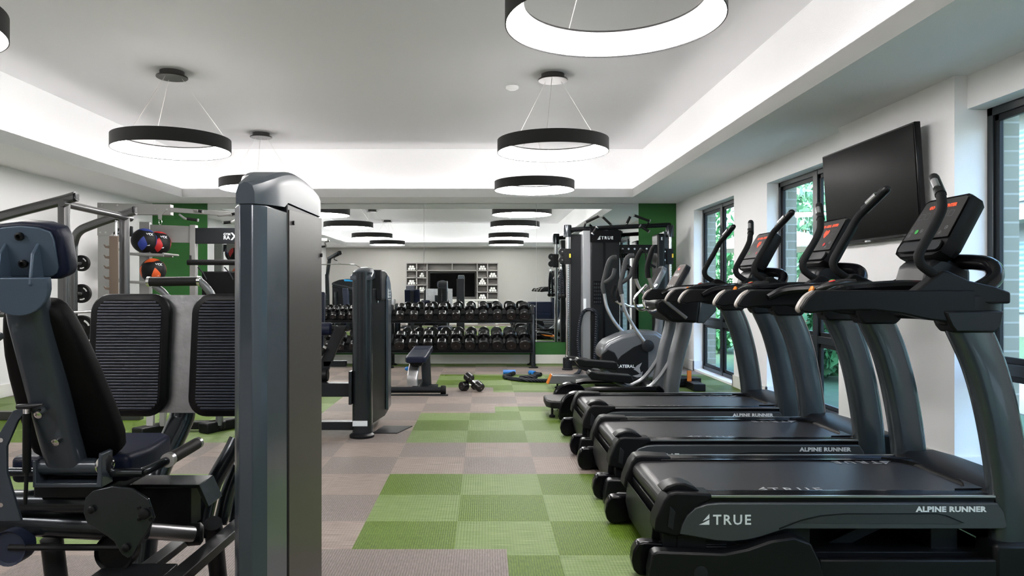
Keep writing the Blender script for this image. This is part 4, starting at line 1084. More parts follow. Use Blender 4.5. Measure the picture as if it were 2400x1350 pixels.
# ================================================================ BENCH
B = thing('adjustable_bench', 'navy padded flat bench on a grey frame with wheels, near the dumbbell rack', 'bench', (-0.85, 8.9, 0))
bx_c = -0.82
g = G(); g.sweep(catmull([(-0.86, 8.62, 0.10), (-0.86, 8.64, 0.22), (-0.845, 8.74, 0.33), (-0.82, 8.92, 0.40)], 6), rrect(0.13, 0.05, 0.015, 3), up=(0, 1, 0.01)); g.build('curved_post', 'steel', B, angle=40)
g = G(); g.sweep([(-0.74, 9.28, 0.02), (-0.75, 9.16, 0.42)], rrect(0.12, 0.06, 0.02, 3), up=(0, 1, 0.01)); g.build('front_post', 'mastgrey', B, angle=40)
g = G(); g.box(-0.86, -0.60, 9.2, 9.36, 0, 0.025); g.build('floor_plate', 'smoke', B, bevel=0.008)
g = G(); g.box(-0.86, -0.78, 8.60, 9.25, 0.055, 0.10); g.build('base_tube', 'smoke', B, bevel=0.008)
g = G(); g.tube([(-1.13, 8.58, 0.060), (-0.50, 8.58, 0.060)], 0.036, 14); g.build('rear_crossbar', 'smoke', B)
g = G(); g.box(-1.20, -0.43, 8.50, 8.56, 0.0, 0.014); g.build('rear_foot_bar', 'smoke', B, bevel=0.004)
for x in (-1.14, -0.49):
    G().lathe([(0.05, -0.03), (0.055, -0.02), (0.055, 0.02), (0.05, 0.03)], (x, 8.585, 0.056), 'x', 18).build('wheel', 'rubber', B)
for nm, a, b, w in (('back_pad', 8.58, 9.36, 0.25), ('seat_pad', 9.38, 9.74, 0.25)):
    o = [(bx_c - w / 2 + 0.02, a), (bx_c + w / 2 - 0.02, a), (bx_c + w / 2, a + 0.05), (bx_c + w / 2, b), (bx_c - w / 2, b), (bx_c - w / 2, a + 0.05)]
    g = G(); g.loft([[(p[0], p[1], z + (p[1] - 8.6) * 0.035) for p in o] for z in (0.375, 0.450)]); g.build(nm, 'navy', B, bevel=0.020, seg=4)
g = G(); g.prism([(bx_c - 0.09, 0.385), (bx_c + 0.09, 0.385), (bx_c + 0.06, 0.335), (bx_c - 0.06, 0.335)], 'y', 8.66, 9.6); g.build('pad_bracket', 'black', B)
G().lathe([(0.012, -0.02), (0.026, 0.0), (0.026, 0.02), (0.012, 0.03)], (-0.94, 8.72, 0.295), 'x', 14).build('adjustment_knob', 'blue', B)
G().cyl((-0.93, 8.72, 0.295), (-0.86, 8.72, 0.295), 0.008, 8).build('knob_rod', 'chrome', B)

# ================================================================ BATTLE ROPE
BR = thing('battle_rope', 'thick black battle rope with blue handles lying on the green floor tiles', 'rope', (0.6, 10.1, 0))
r = 0.026
g = G()
g.tube(catmull([(0.36, 10.30, r), (0.28, 10.22, r), (0.30, 10.02, r), (0.42, 9.86, r), (0.62, 9.72, r), (0.90, 9.70, r), (1.12, 9.85, r), (1.24, 10.15, 0.03), (1.36, 10.5, 0.045), (1.44, 10.9, 0.10), (1.42, 11.0, 0.45), (1.46, 11.02, 0.80), (1.53, 11.03, 0.92), (1.63, 10.96, 0.93), (1.69, 10.96, 0.85), (1.685, 10.97, 0.5), (1.66, 10.97, 0.10), (1.62, 10.90, r)], 8), r, 12)
g.tube(catmull([(0.78, 10.35, r), (0.66, 10.18, r), (0.56, 10.05, r), (0.50, 9.90, r + 0.02), (0.70, 9.76, r + .04)], 6), r, 12)
g.build('rope', 'rope', BR, angle=60)
for p, q in (((0.36, 10.33, r), (0.42, 10.52, r)), ((0.80, 10.36, r), (0.68, 10.50, r))):
    p = Vector(p); q = Vector(q); h = G().cyl(p, q, 0.031, 14).build('rope_handle', 'rubber', BR)
for p, q in (((0.27, 10.60, 0.034), (0.45, 10.60, 0.034)), ((0.66, 10.55, 0.034), (0.72, 10.44, 0.034))):
    G().cyl(p, q, 0.034, 14).build('handle_end', 'blue', BR)
# ================================================================ LEG PRESS (nearest machine)
LP = thing('leg_press_machine', 'blue-grey leg press machine with tall weight-stack shroud and ribbed foot plates', 'gym machine', (-1.2, 2.7, 0))
# --- weight stack tower
def ztop(y): return 1.560 + 0.085 * math.sin(min(1, max(0, (y - 2.0) / 0.42)) * PI / 2) - max(0, (y - 2.40)) ** 2 * 0.30
# front nose post (rounded polygon) with its cap
nose = [(-0.724, 2.10), (-0.694, 2.035), (-0.682, 2.012), (-0.645, 2.012), (-0.633, 2.030), (-0.618, 2.06), (-0.612, 2.245), (-0.66, 2.27), (-0.735, 2.26), (-0.748, 2.18)]
g = G(); g.loft([[(x, y, z) for x, y in nose] for z in (0.0, 1.503)]); g.build('front_column', 'bluegrey', LP, bevel=0.0035, angle=20)
# shroud panels
sh_o = [(-0.612, 2.25), (-0.612, 2.715), (-0.64, 2.74), (-0.80, 2.74), (-0.835, 2.70), (-0.82, 2.50), (-0.745, 2.28)]
g = G(); g.loft([[(x, y, z) for x, y in sh_o] for z in (0.03, 1.53)]); s_ = g.build('weight_stack_shroud', 'smoke', LP, bevel=0.004, angle=20)
g = G(); g.prism([(2.258, 0.05), (2.705, 0.05), (2.705, 1.528), (2.258, 1.512)], 'x', -0.612, -0.6085); g.build('side_panel', 'bronze', s_)
g = G(); g.lathe([(0.007, 0), (0.007, 0.006)], (-0.6085, 2.30, 1.475), 'x', 10); g.lathe([(0.007, 0), (0.007, 0.006)], (-0.6085, 2.690, 1.39), 'x', 10); g.split('panel_screw', 'black', s_)
# cap: side section follows an arc
N = 18; ysl = [2.010 + (2.735 - 2.010) * k / N for k in range(N + 1)]
def capsec(y):
    zt = ztop(y); zb = 1.503 + (0.03 if y > 2.25 else 0.015 * (y - 2.01) / 0.24)
    if y < 2.27:
        u = (y - 2.01) / 0.26; xl = -0.694 - 0.045 * u; xr = -0.630 + 0.020 * min(1, u * 2)
        if y < 2.02: xl, xr = -0.690, -0.638
    else: u = min(1, (y - 2.27) / 0.1); xl = -0.739 - 0.06 * u; xr = -0.610
    if y > 2.70: xl += 0.03; xr -= 0.02
    e = 0.028
    return [(xl, y, zb), (xr, y, zb), (xr, y, zt - e - 0.012), (xr - 0.0005, y, zt - e), (xr - 0.006, y, zt - e * 0.35), (xr - 0.022, y, zt), (xl + 0.022, y, zt), (xl + 0.006, y, zt - e * 0.35), (xl, y, zt - e), (xl, y, zt - e - 0.012)]
g = G(); g.loft([capsec(y) for y in ysl]); g.build('shroud_cap', 'cap', LP, angle=30)
g = G(); g.box(-0.76, -0.60, 1.98, 2.35, 0.0, 0.03); g.build('tower_base', 'black', LP, bevel=0.006)
# --- head rest: pad behind a steel plate with gussets
AX = -1.35
def hr(w, h): return [(-w, -h), (-w * 0.95, -h), (w * 0.78, -h * 1.0), (w * 0.93, -h * 0.86), (w, -h * 0.65), (w * 0.98, h * 0.45), (w * 0.90, h * 0.78), (w * 0.55, h * 0.95), (0, h * 1.02), (-w * 0.55, h * 0.95), (-w * 0.90, h * 0.78), (-w * 0.98, h * 0.45), (-w, -h * 0.65)]
def lean(x, y, z, cx, cy, cz, a):
    return (cx + x, cy + y * math.cos(a) + z * math.sin(a) * -1, cz + z * math.cos(a) + y * math.sin(a))
LN = -0.22   # leans back towards the camera at the top
def LNp(x, y, z, c): return lean(x, y, z, c[0], c[1], c[2], 0.22)
AXH = -1.335
c = (AXH, 2.10, 1.375)
pad = hr(0.118, 0.084)
g = G()
g.loft([[LNp(x * k, yy, z * k, c) for x, z in pad] for yy, k in ((0.002, 0.95), (0.012, 1.0), (0.055, 1.0), (0.072, 0.93))]); g.build('head_pad', 'navy', LP, bevel=0.006, angle=50)
g = G(); pl = hr(0.096, 0.074); g.loft([[LNp(x, yy, z, c) for x, z in pl] for yy in (-0.006, 0.003)]); g.build('head_plate', 'plategrey', LP, bevel=0.003)
h = G()
for dz in (0.045, -0.035): h.lathe([(0.012, 0.0), (0.012, 0.010), (0.007, 0.012), (0.006, 0.004)], LNp(0.0, -0.006, dz, c), (0, -1, -0.2), 12)
h.split('bolt', 'black', LP)
# neck plate, narrowing to the mast
nk = [(-0.097, 0.0), (0.097, 0.0)] + [(0.097 * math.cos(a), -0.018 + 0.094 * math.sin(a)) for a in [-PI * k / 16 for k in range(17)]]
c2 = (AXH, 2.100, 1.308)
g = G(); g.loft([[LNp(x, yy, z, c2) for x, z in nk] for yy in (-0.050, -0.030)]); g.build('neck_plate', 'plategrey', LP, bevel=0.003)
for s in (-1, 1):
    g = G(); x = AXH + 0.047 * s
    pts = [(0, 0.035), (-0.035, 0.01), (-0.066, -0.075), (-0.045, -0.09), (-0.0, -0.07)]
    g.loft([[LNp(xx - AX, a, b, (AX, 2.098, 1.365)) for a, b in pts] for xx in (x - 0.005, x + 0.005)]); g.build('gusset', 'plategrey', LP, bevel=0.003)
# --- back mast
pth = [(AX + 0.005, 2.125, 1.26), (AX - 0.003, 2.16, 1.17), (AX, 2.30, 0.80), (AX, 2.345, 0.70)]
g = G(); g.sweep(pth, rrect(0.122, 0.07, 0.030, 5), up=(0, -1, 0)); m = g.build('back_mast', 'bluegrey', LP, angle=50)
h = G()
for x, y, z in ((AX - 0.06, 2.11, 1.13), (AX + 0.0, 2.215, 0.895), (AX + 0.02, 2.27, 0.80)):
    h.lathe([(0.006, -0.03), (0.012, -0.028), (0.012, 0.0)], (x, y, z), (0, 1, 0.4), 12)
h.split('bolt', 'chrome', m)
# back pad
g = G()
prof = [(2.135, 1.235, 0.070), (2.155, 1.20, 0.095), (2.205, 1.08, 0.128), (2.29, 0.92, 0.145), (2.375, 0.77, 0.158), (2.40, 0.70, 0.14)]
rings = []
for y, z, w in prof:
    rings.append([(AX + a, y + 0.035 + b * 0.93, z + b * 0.38) for a, b in rrect(w * 2, 0.085, 0.03, 4)])
g.loft(rings); g.build('back_pad', 'blackpad', LP, angle=60, sub=1)
# seat
g = G(); o = [(AX - 0.21, 2.38), (AX + 0.17, 2.40), (AX + 0.19, 2.52), (AX + 0.165, 2.74), (AX + 0.12, 2.79), (AX - 0.13, 2.79), (AX - 0.18, 2.74), (AX - 0.21, 2.52)]
g.loft([[(x, y, 0.625) for x, y in o], [(x, y, 0.715) for x, y in o]]); g.build('seat_pad', 'navy', LP, bevel=0.02, seg=4)
g = G(); g.box(AX - 0.12, AX + 0.12, 2.36, 2.72, 0.585, 0.625); g.bar((AX, 2.4, 0.60), (AX, 2.95, 0.42), 0.09, 0.07); g.build('seat_carriage', 'smoke', LP, bevel=0.006)
# hinge bracket at the mast foot
g = G(); g.prism([(AX - 0.085, 0.72), (AX - 0.085, 0.635), (AX + 0.135, 0.635), (AX + 0.135, 0.74), (AX + 0.125, 0.745), (AX + 0.118, 0.648), (AX - 0.075, 0.648), (AX - 0.075, 0.72)], 'y', 2.30, 2.37); g.build('hinge_bracket', 'bluegrey', LP, bevel=0.003)
g = G(); g.cyl((AX - 0.08, 2.335, 0.695), (AX + 0.13, 2.335, 0.695), 0.026, 14); h_ = g.build('hinge_tube', 'bluegrey', LP)
G().lathe([(0.028, -0.01), (0.032, 0.004), (0.018, 0.012)], (AX + 0.125, 2.335, 0.700), (0.8, -0.6, 0), 18).build('hinge_bolt', 'chrome', LP)
# grab handle
g = G(); g.tube([(AX - 0.42, 2.36, 0.672), (AX + 0.18, 2.36, 0.668), (AX + 0.235, 2.365, 0.670), (AX + 0.27, 2.40, 0.683), (AX + 0.285, 2.45, 0.69)], 0.0145, 12, smooth=6); g.build('side_handle', 'gunmetal', LP)
g = G(); g.cyl((AX + 0.285, 2.45, 0.690), (AX + 0.283, 2.68, 0.692), 0.0215, 14); w = g.build('side_grip', 'rubber', LP)
h = G(); h.cyl((AX + 0.2855, 2.43, 0.690), (AX + 0.285, 2.455, 0.690), 0.024, 14); h.cyl((AX + 0.283, 2.68, 0.692), (AX + 0.283, 2.70, 0.692), 0.0215, 14); h.split('grip_collar', 'steel', w)
# adjuster: curved perforated plate, gas strut, lever
g = G(); arc = [(-1.475 + 0.03, 1.00), (-1.50, 0.93), (-1.56, 0.83), (-1.60, 0.70), (-1.62, 0.55)]
out = [(-1.415, 0.905), (-1.405, 0.895), (-1.44, 0.86), (-1.475, 0.78), (-1.475, 0.70), (-1.43, 0.55), (-1.52, 0.55), (-1.535, 0.70), (-1.51, 0.80), (-1.455, 0.89)]
g.prism(out, 'y', 2.235, 2.247); ap = g.build('adjuster_plate', 'bluegrey', LP, bevel=0.002)
h = G()
for x, z in ((-1.49, 0.80), (-1.503, 0.75), (-1.505, 0.70), (-1.50, 0.65), (-1.49, 0.60)): h.lathe([(0.007, -0.003), (0.007, 0.002)], (x, 2.235, z), 'y', 12)
h.build('adjuster_holes', 'chrome', ap)
g = G(); g.cyl((-1.405, 2.225, 0.885), (-1.415, 2.24, 0.70), 0.012, 12); g.cyl((-1.415, 2.24, 0.70), (-1.42, 2.24, 0.60), 0.006, 10); st_ = g.build('gas_strut', 'black', LP)
G().lathe([(0.011, 0.88), (0.012, 0.905), (0.008, 0.91)], (-1.405, 2.225, 0), 'z', 12).build('strut_end', 'chrome', st_)
g = G(); g.tube([(-1.43, 2.22, 0.905), (-1.39, 2.21, 0.908), (-1.34, 2.20, 0.915)], [0.008, 0.009, 0.003], 8); g.build('lever', 'smoke', LP)
# --- main frame
g = G()
g.tube([(-1.80, 2.42, 0.558), (-1.18, 2.42, 0.554)], 0.038, 18)
g.build('upper_main_tube', 'gunmetal', LP)
g = G(); g.tube([(-1.85, 2.46, 0.492), (-1.15, 2.46, 0.452)], 0.046, 20); g.build('main_tube', 'gunmetal', LP)
g = G(); g.tube([P(330, 1243, 2.5), P(452, 1252, 2.62)], 0.028, 16); lk = g.build('link_tube', 'steel', LP)
G().lathe([(0.028, -0.03), (0.040, -0.02), (0.040, 0.02), (0.028, 0.03)], P(456, 1252, 2.64), (1, 0.3, 0), 18).build('link_bearing', 'black', lk)
# cam plate
cp = [(-1.318, 0.56), (-1.29, 0.59), (-1.22, 0.608), (-1.15, 0.598), (-1.09, 0.555), (-1.068, 0.48), (-1.095, 0.42), (-1.13, 0.36), (-1.145, 0.325), (-1.165, 0.315), (-1.185, 0.33), (-1.215, 0.385), (-1.27, 0.43), (-1.31, 0.455), (-1.325, 0.50)]
g = G(); g.prism([(-1.161 + (x + 1.196) * 0.88, 0.41 + (z - 0.315) * 0.785) for x, z in cp], 'y', 2.30, 2.312); cpo = g.build('cam_plate', 'gunmetal', LP, bevel=0.003)
h = G()
for x, z, r_ in ((-1.245, 0.567, 0.012), (-1.078, 0.553, 0.017), (-1.136, 0.446, 0.013)): h.lathe([(r_, 0.0), (r_, -0.010), (r_ * .5, -0.014)], (x, 2.30, z), 'y', 12)
for k in range(4): h.lathe([(0.005, 0), (0.005, -0.004)], (-1.078 + 0.026 * math.cos(PI / 4 + k * PI / 2), 2.30, 0.553 + 0.026 * math.sin(PI / 4 + k * PI / 2)), 'y', 8)
h.split('bolt', 'black', cpo)
G().lathe([(0.010, -0.02), (0.055, -0.02), (0.064, -0.03), (0.064, 0.03), (0.055, 0.02), (0.01, 0.02)], (-1.235, 2.44, 0.385), 'y', 28).build('pulley', 'black', LP)
G().lathe([(0.010, -0.02), (0.05, -0.02), (0.058, -0.03), (0.058, 0.03), (0.05, 0.02), (0.01, 0.02)], (-1.56, 2.40, 0.415), 'y', 24).build('pulley', 'navylight', LP)
g = G(); g.tube([(-1.56, 2.38, 0.417), (-1.15, 2.38, 0.417)], 0.011, 8); g.tube([(-1.23, 2.50, 0.335), (-1.40, 2.2, 0.20), (-1.44, 2.1, 0.07)], 0.004, 6); g.build('cable', 'black', LP)
# guard box
g = G(); g.box(-1.335, -1.095, 2.70, 2.80, 0.375, 0.528); bx_ = g.build('guard_box', 'smoke', LP, bevel=0.004)
G().prism([(-1.35, 0.541), (-1.35, 0.528), (-1.065, 0.528), (-1.03, 0.455), (-1.02, 0.46), (-1.055, 0.541)], 'y', 2.68, 2.82).build('guard_rim', 'gunmetal', bx_, bevel=0.002)
# big tubes on the right side of the carriage
for pts, r_ in (((P(556, 1030, 2.95), P(540, 1062, 2.93), P(502, 1130, 2.9), P(482, 1200, 2.86), P(470, 1262, 2.82)), 0.033), ((P(558, 1090, 3.0), P(535, 1150, 2.98), P(516, 1228, 2.95)), 0.028), ((P(560, 1150, 3.05), P(548, 1225, 3.0)), 0.022)):
    g = G(); g.tube(pts, r_, 16, smooth=5); g.build('carriage_tube', 'gunmetal', LP)
# floor rails converging under the tower
g = G()
g.bar((-0.985, 2.97, 0.315), (-1.005, 2.20, 0.325), 0.06, 0.035); g.bar((-1.20, 2.95, 0.26), (-1.215, 2.20, 0.27), 0.055, 0.03); g.box(-1.28, -1.04, 2.34, 2.46, 0.285, 0.335)
g.split('guide_rail', 'smoke', LP, bevel=0.004)
g = G(); g.box(-1.75, -0.72, 2.94, 3.02, 0.0, 0.07); g.box(-1.75, -0.64, 2.06, 2.14, 0.0, 0.07); g.bar((-1.45, 2.1, 0.035), (-1.45, 3.0, 0.035), 0.07, 0.07); g.bar((-0.70, 2.1, 0.035), (-0.72, 3.0, 0.035), 0.07, 0.07); g.build('floor_frame', 'smoke', LP, bevel=0.006)
g = G(); g.tube([(-1.45, 2.5, 0.05), (-1.47, 2.46, 0.42)], 0.035, 12); g.tube([(-1.1, 3.0, 0.05), (-1.05, 2.8, 0.36)], 0.035, 12); g.split('upright', 'smoke', LP)
# --- foot plates
YF = 3.27; g = G()
g.prism([(-1.70, 0.705), (-0.93, 0.705), (-0.93, 1.236), (-1.70, 1.236)], 'y', YF, YF + 0.012); fp = g.build('foot_plate_backing', 'brushed', LP)
for cx in (-1.590, -1.138):
    # slight taper like the real mouldings
    g = G()
    for w, hgt, r_, a, b, mt in ((0.355, 0.548, 0.085, YF - 0.038, YF + 0.0, 0),):
        o = rrect(w, hgt, r_, 7)
        f = lambda p, k=1.0: (cx + 0.012 * (p[1] / 0.27) * (1) + p[0] * k, p[1] * k)
        g.loft([[(f(p, k)[0], yy, 0.968 + f(p, k)[1]) for p in o] for yy, k in ((b, 0.985), (b - 0.02, 1.0), (a + 0.006, 1.0), (a, 0.975))])
    pd = g.build('foot_pad', 'black', LP, angle=50)
    o = rrect(0.30, 0.495, 0.062, 7); g = G()
    g.loft([[(cx + 0.012 * (p[1] / 0.27) + p[0], yy, 0.968 + p[1]) for p in o] for yy in (YF - 0.039, YF - 0.0405)])
    rb = g.build('rib_base', 'rubber', pd)
    g = G()
    for k in range(36):
        z = 0.968 - 0.236 + k * 0.0135
        dz = abs(z - 0.968); hw = 0.142
        if dz > 0.19: hw = 0.142 - 0.055 + math.sqrt(max(0, 0.055 ** 2 - (dz - 0.19) ** 2))
        x = cx + 0.012 * ((z - 0.968) / 0.27)
        g.loft([[(xx, YF - 0.040 - b, z + a) for a, b in ((-0.0045, 0), (-0.0035, 0.0045), (0, 0.006), (0.0035, 0.0045), (0.0045, 0))] for xx in (x - hw, x + hw)])
    g.build('ribs', 'ribpad', pd, angle=50)
g = G(); g.tube([(-1.385, YF + 0.08, 1.05), (-1.385, YF + 0.06, 0.72), (-1.40, YF + 0.02, 0.62), (-1.44, YF - 0.12, 0.42), (-1.46, YF - 0.2, 0.05)], 0.055, 16, smooth=6); g.build('foot_plate_stem', 'gunmetal', LP)
g = G(); g.tube([(-1.17 + 0.05, YF + 0.05, 0.98), (-1.02, YF + 0.03, 0.74), (-0.98, YF - 0.1, 0.64), (-0.95, YF - 0.2, 0.60)], 0.045, 14, smooth=6); g.build('foot_plate_arm', 'gunmetal', LP)

# ================================================================ LEG EXTENSION MACHINE (second shroud)
LE = thing('leg_extension_machine', 'grey leg extension machine with rounded shroud and navy rollers, beyond the leg press', 'gym machine', (-1.25, 6.4, 0))
fx0, fx1 = -1.135, -0.985
g = G(); pr = []
for k in range(13):
    a = PI + PI * k / 12
    pr.append((-1.045 + 0.082 * math.cos(a), 6.18 + 0.06 * math.sin(a)))
pr += [(-0.963, 6.24), (-1.127, 6.24)]
g.loft([[(x, y, z) for x, y in pr] for z in (0.03, 1.40)]); g.build('front_column', 'gunmetal', LE, angle=40)
g = G(); g.loft([[(x, y, z) for x, y in ((-0.965, 6.24), (-0.91, 6.62), (-0.92, 6.95), (-1.02, 7.0), (-1.12, 6.95), (-1.14, 6.24))] for z in (0.10, 1.26)]); s_ = g.build('weight_stack_shroud', 'black', LE, bevel=0.006, angle=20)
g = G(); g.loft([[(-0.905, 6.64, z), (-0.885, 6.66, z), (-0.895, 6.93, z), (-0.92, 6.93, z)] for z in (0.15, 1.16)]); g.build('side_panel', 'bluegrey', s_, bevel=0.003)
g = G()
sec = lambda x, dz: [(x, 6.13, 1.33), (x, 6.13, 1.37), (x, 6.16, 1.405 + dz), (x, 6.24, 1.43 + dz), (x, 6.36, 1.44 + dz), (x, 6.45, 1.435 + dz), (x, 6.45, 1.36)]
g.loft([sec(x, dz) for x, dz in ((-1.14, -0.05), (-1.12, -0.01), (-1.08, 0.008), (-1.03, 0.01), (-0.985, 0.0), (-0.958, -0.04))]); g.build('shroud_cap', 'bluegrey', LE, bevel=0.006, angle=45)
g = G(); pr = [(6.36, 1.16), (6.36, 1.425), (6.55, 1.43), (6.72, 1.41), (6.86, 1.36), (6.94, 1.28), (6.96, 1.16)]
g.prism(pr, 'x', -1.12, -0.905); g.build('shroud_hood', 'smoke', LE, bevel=0.012, seg=3, angle=50)
g = G(); pr = [(-0.905, 6.62)]; g.prism([(6.62, 1.16), (6.62, 1.33), (6.68, 1.385), (6.78, 1.37), (6.88, 1.31), (6.93, 1.22), (6.93, 1.16)], 'x', -0.905, -0.892); g.build('badge_panel', 'plategrey', LE, bevel=0.004)
h = G()
for r_ in range(3):
    for c_ in range(2): h.box(-0.8925, -0.890, 6.68 + c_ * 0.11, 6.735 + c_ * 0.11, 1.175 + r_ * 0.028, 1.192 + r_ * 0.028)
h.tube([(-0.889, 6.66, 1.18), (-0.889, 6.665, 1.23), (-0.889, 6.675, 1.26)], 0.006, 6)
h.build('placard_marks', 'letter', LE)
G().lathe([(0.010, 0), (0.012, 0.012), (0.002, 0.016)], (-0.945, 6.36, 1.145), (1, -0.3, 0), 12).build('lock_screw', 'chrome', LE)
g = G(); g.lathe([(0.105, 0.0), (0.105, 0.02), (0.085, 0.035)], (-1.045, 6.17, 0), 'z', 28); g.build('column_foot', 'black', LE)
G().box(-1.115, -1.045 + 0.055, 6.115, 6.119, 0.10, 0.145).build('serial_label', 'letter', LE)
g = G(); g.loft([[(-0.98, 6.30, z), (-0.76, 6.30, z), (-0.66, 6.62, z), (-0.92, 6.62, z)] for z in (0.0, 0.008)]); g.build('base_plate', 'smoke', LE)
g = G(); g.box(-1.9, -1.12, 6.20, 6.32, 0.335, 0.45); g.box(-1.62, -1.55, 6.22, 6.30, 0.05, 0.34); g.box(-1.9, -1.1, 6.2, 6.30, 0.05, 0.12); g.build('frame', 'smoke', LE, bevel=0.006)
g = G(); g.box(-1.15, -1.125, 6.12, 6.22, 0.28, 0.56); g.build('mounting_plate', 'gunmetal', LE, bevel=0.003)
g = G(); g.bar((-1.46, 6.4, 0.46), (-1.27, 6.4, 0.92), 0.09, 0.06, up=(0, 1, 0)); g.bar((-1.22, 6.4, 0.60), (-1.42, 6.4, 0.60), 0.06, 0.05); g.cyl((-1.55, 6.4, 0.91), (-1.22, 6.4, 0.91), 0.024, 12); g.build('lever_arm', 'smoke', LE, bevel=0.004)
g = G(); g.lathe([(0.045, -0.20), (0.058, -0.18), (0.058, 0.0), (0.045, 0.012)], (-1.36, 6.4, 0.905), 'x', 20); g.build('roller_pad', 'navy', LE)
g = G(); g.lathe([(0.045, -0.20), (0.056, -0.18), (0.056, 0.0), (0.045, 0.012)], (-1.47, 6.4, 0.79), 'x', 20); g.build('roller_pad', 'navy', LE)
g = G(); g.lathe([(0.05, -0.22), (0.058, -0.2), (0.058, 0.0), (0.05, 0.01)], (-1.37, 6.3, 0.51), 'x', 20); g.build('lower_roller', 'black', LE)
g = G(); g.cyl((-1.52, 6.35, 0.58), (-1.40, 6.35, 0.74), 0.022, 12); w = g.build('grip', 'rubber', LE); G().cyl((-1.40, 6.35, 0.74), (-1.393, 6.35, 0.75), 0.026, 12).build('grip_cap', 'chrome', w)
g = G(); g.box(-1.95, -1.50, 6.35, 6.85, 0.50, 0.58); g.build('seat_pad', 'navy', LE, bevel=0.02, seg=3)
g = G(); g.loft([[(x, 6.93 + (z - 0.6) * 0.2, z) for x in (-1.93,)] for z in (0.6,)]) if False else None
g.obox((-1.72, 6.97, 0.92), (0.36, 0.08, 0.62), (-0.2, 0, 0)); g.build('back_pad', 'navy', LE, bevel=0.02, seg=3)
g = G(); g.bar((-1.72, 7.02, 0.5), (-1.72, 7.10, 1.2), 0.08, 0.05, up=(0, 1, 0)); g.box(-1.8, -1.64, 6.5, 7.1, 0.05, 0.12); g.box(-1.76, -1.68, 6.95, 7.05, 0.1, 0.5); g.build('seat_post', 'smoke', LE, bevel=0.004)

# ================================================================ DIP STATION with roller grips
DS = thing('dip_station', 'grey dip and leg raise station with black grip bar, behind the foot plates', 'gym machine', (-2.75, 6.4, 0))
g = G(); g.tube([(-2.86, 6.2, 1.32), (-2.45, 6.2, 1.325)], 0.040, 16); w = g.build('grip_bar', 'rubber', DS)
h = G()
for x in (-2.87, -2.44): h.lathe([(0.044, -0.012), (0.044, 0.012)], (x, 6.2, 1.32 if x < -2.6 else 1.325), 'x', 18)
h.split('grip_collar', 'chrome', w)
g = G(); g.tube([(-2.44, 6.2, 1.325), (-2.38, 6.22, 1.26), (-2.34, 6.25, 1.16), (-2.33, 6.3, 0.9), (-2.34, 6.4, 0.06)], 0.032, 12, smooth=4); g.build('arm_tube', 'silverpaint', DS)
g = G(); g.tube([(-2.84, 6.22, 1.29), (-2.76, 6.24, 1.22), (-2.73, 6.26, 1.10), (-2.76, 6.3, 0.5), (-2.80, 6.3, 0.10)], 0.028, 12, smooth=4); g.build('arm_tube', 'silverpaint', DS)
g = G(); g.bar((-2.92, 6.08, 0.045), (-2.76, 6.42, 0.045), 0.13, 0.09); g.bar((-2.45, 6.3, 0.045), (-2.28, 6.6, 0.045), 0.12, 0.09); g.box(-2.85, -2.30, 6.38, 6.46, 0.02, 0.09); g.split('floor_foot', 'black', DS, bevel=0.012)
g = G(); g.bar((-2.98, 6.5, 0.60), (-2.86, 6.2, 0.07), 0.06, 0.03, up=(0, 1, 0)); g.box(-2.79, -2.75, 6.22, 6.26, 0.08, 0.62); g.build('brace', 'rackgrey', DS)

# ================================================================ SMITH MACHINE
SM = thing('smith_machine', 'steel smith machine with curved uprights and weight storage pegs by the plain wall', 'gym machine', (-4.3, 7.6, 0))
for yy, zt in ((6.98, 2.13), (8.15, 2.12)):
    g = G(); g.sweep([(-4.05, yy, 0.05), (-4.05, yy, 2.08)], rrect(0.085, 0.11, 0.04, 5), up=(1, 0, 0)); g.build('front_upright', 'rackdark2', SM, angle=45)
    pth = catmull([(-3.93, yy, 2.135), (-4.10, yy, 2.08), (-4.42, yy, 1.97), (-4.56, yy, 1.90), (-4.62, yy, 1.78), (-4.63, yy, 1.6), (-4.63, yy, 0.8), (-4.63, yy, 0.05)], 6)
    if yy < 7.5: pth = catmull([(-3.93, yy, 2.15), (-4.10, yy, 2.10), (-4.60, yy, 1.97), (-4.88, yy, 1.88), (-4.96, yy, 1.78), (-4.98, yy, 1.6), (-4.98, yy, 0.05)], 6)
    g = G(); g.sweep(pth, rrect(0.075, 0.095, 0.03, 4), up=(0, 0, 1), twist=True); u_ = g.build('curved_upright', 'rackdark2', SM, angle=45)
    G().box(-3.955, -3.92, yy - 0.038, yy + 0.038, 2.10, 2.18).build('end_cap', 'black', u_, bevel=0.012)
g = G(); g.tube([(-4.03, 6.9, 2.075), (-4.03, 8.25, 2.055)], 0.036, 14); g.build('top_crossbar', 'rackdark2', SM)
g = G(); g.tube([(-4.63, 8.15, 1.0), (-4.98, 6.98, 1.0)], 0.03, 12); g.box(-5.05, -3.3, 6.94, 7.02, 0, 0.08); g.box(-4.75, -3.3, 8.11, 8.19, 0, 0.08); g.build('base_frame', 'rackdark', SM, bevel=0.004)
for yy in (7.06, 8.07):
    G().cyl((-4.10, yy, 0.1), (-4.10, yy, 2.02), 0.014, 10).build('guide_rod', 'chrome', SM)
    G().cyl((-4.10, yy, 1.78), (-4.10, yy, 1.86), 0.028, 14).build('guide_bearing', 'chrome', SM)
g = G(); g.cyl((-4.12, 6.5, 1.02), (-4.12, 8.75, 1.02), 0.014, 12); g.cyl((-4.12, 8.25, 1.02), (-4.12, 8.75, 1.02), 0.024, 14); g.cyl((-4.12, 6.5, 1.02), (-4.12, 6.88, 1.02), 0.024, 14); g.build('barbell', 'steel', SM)
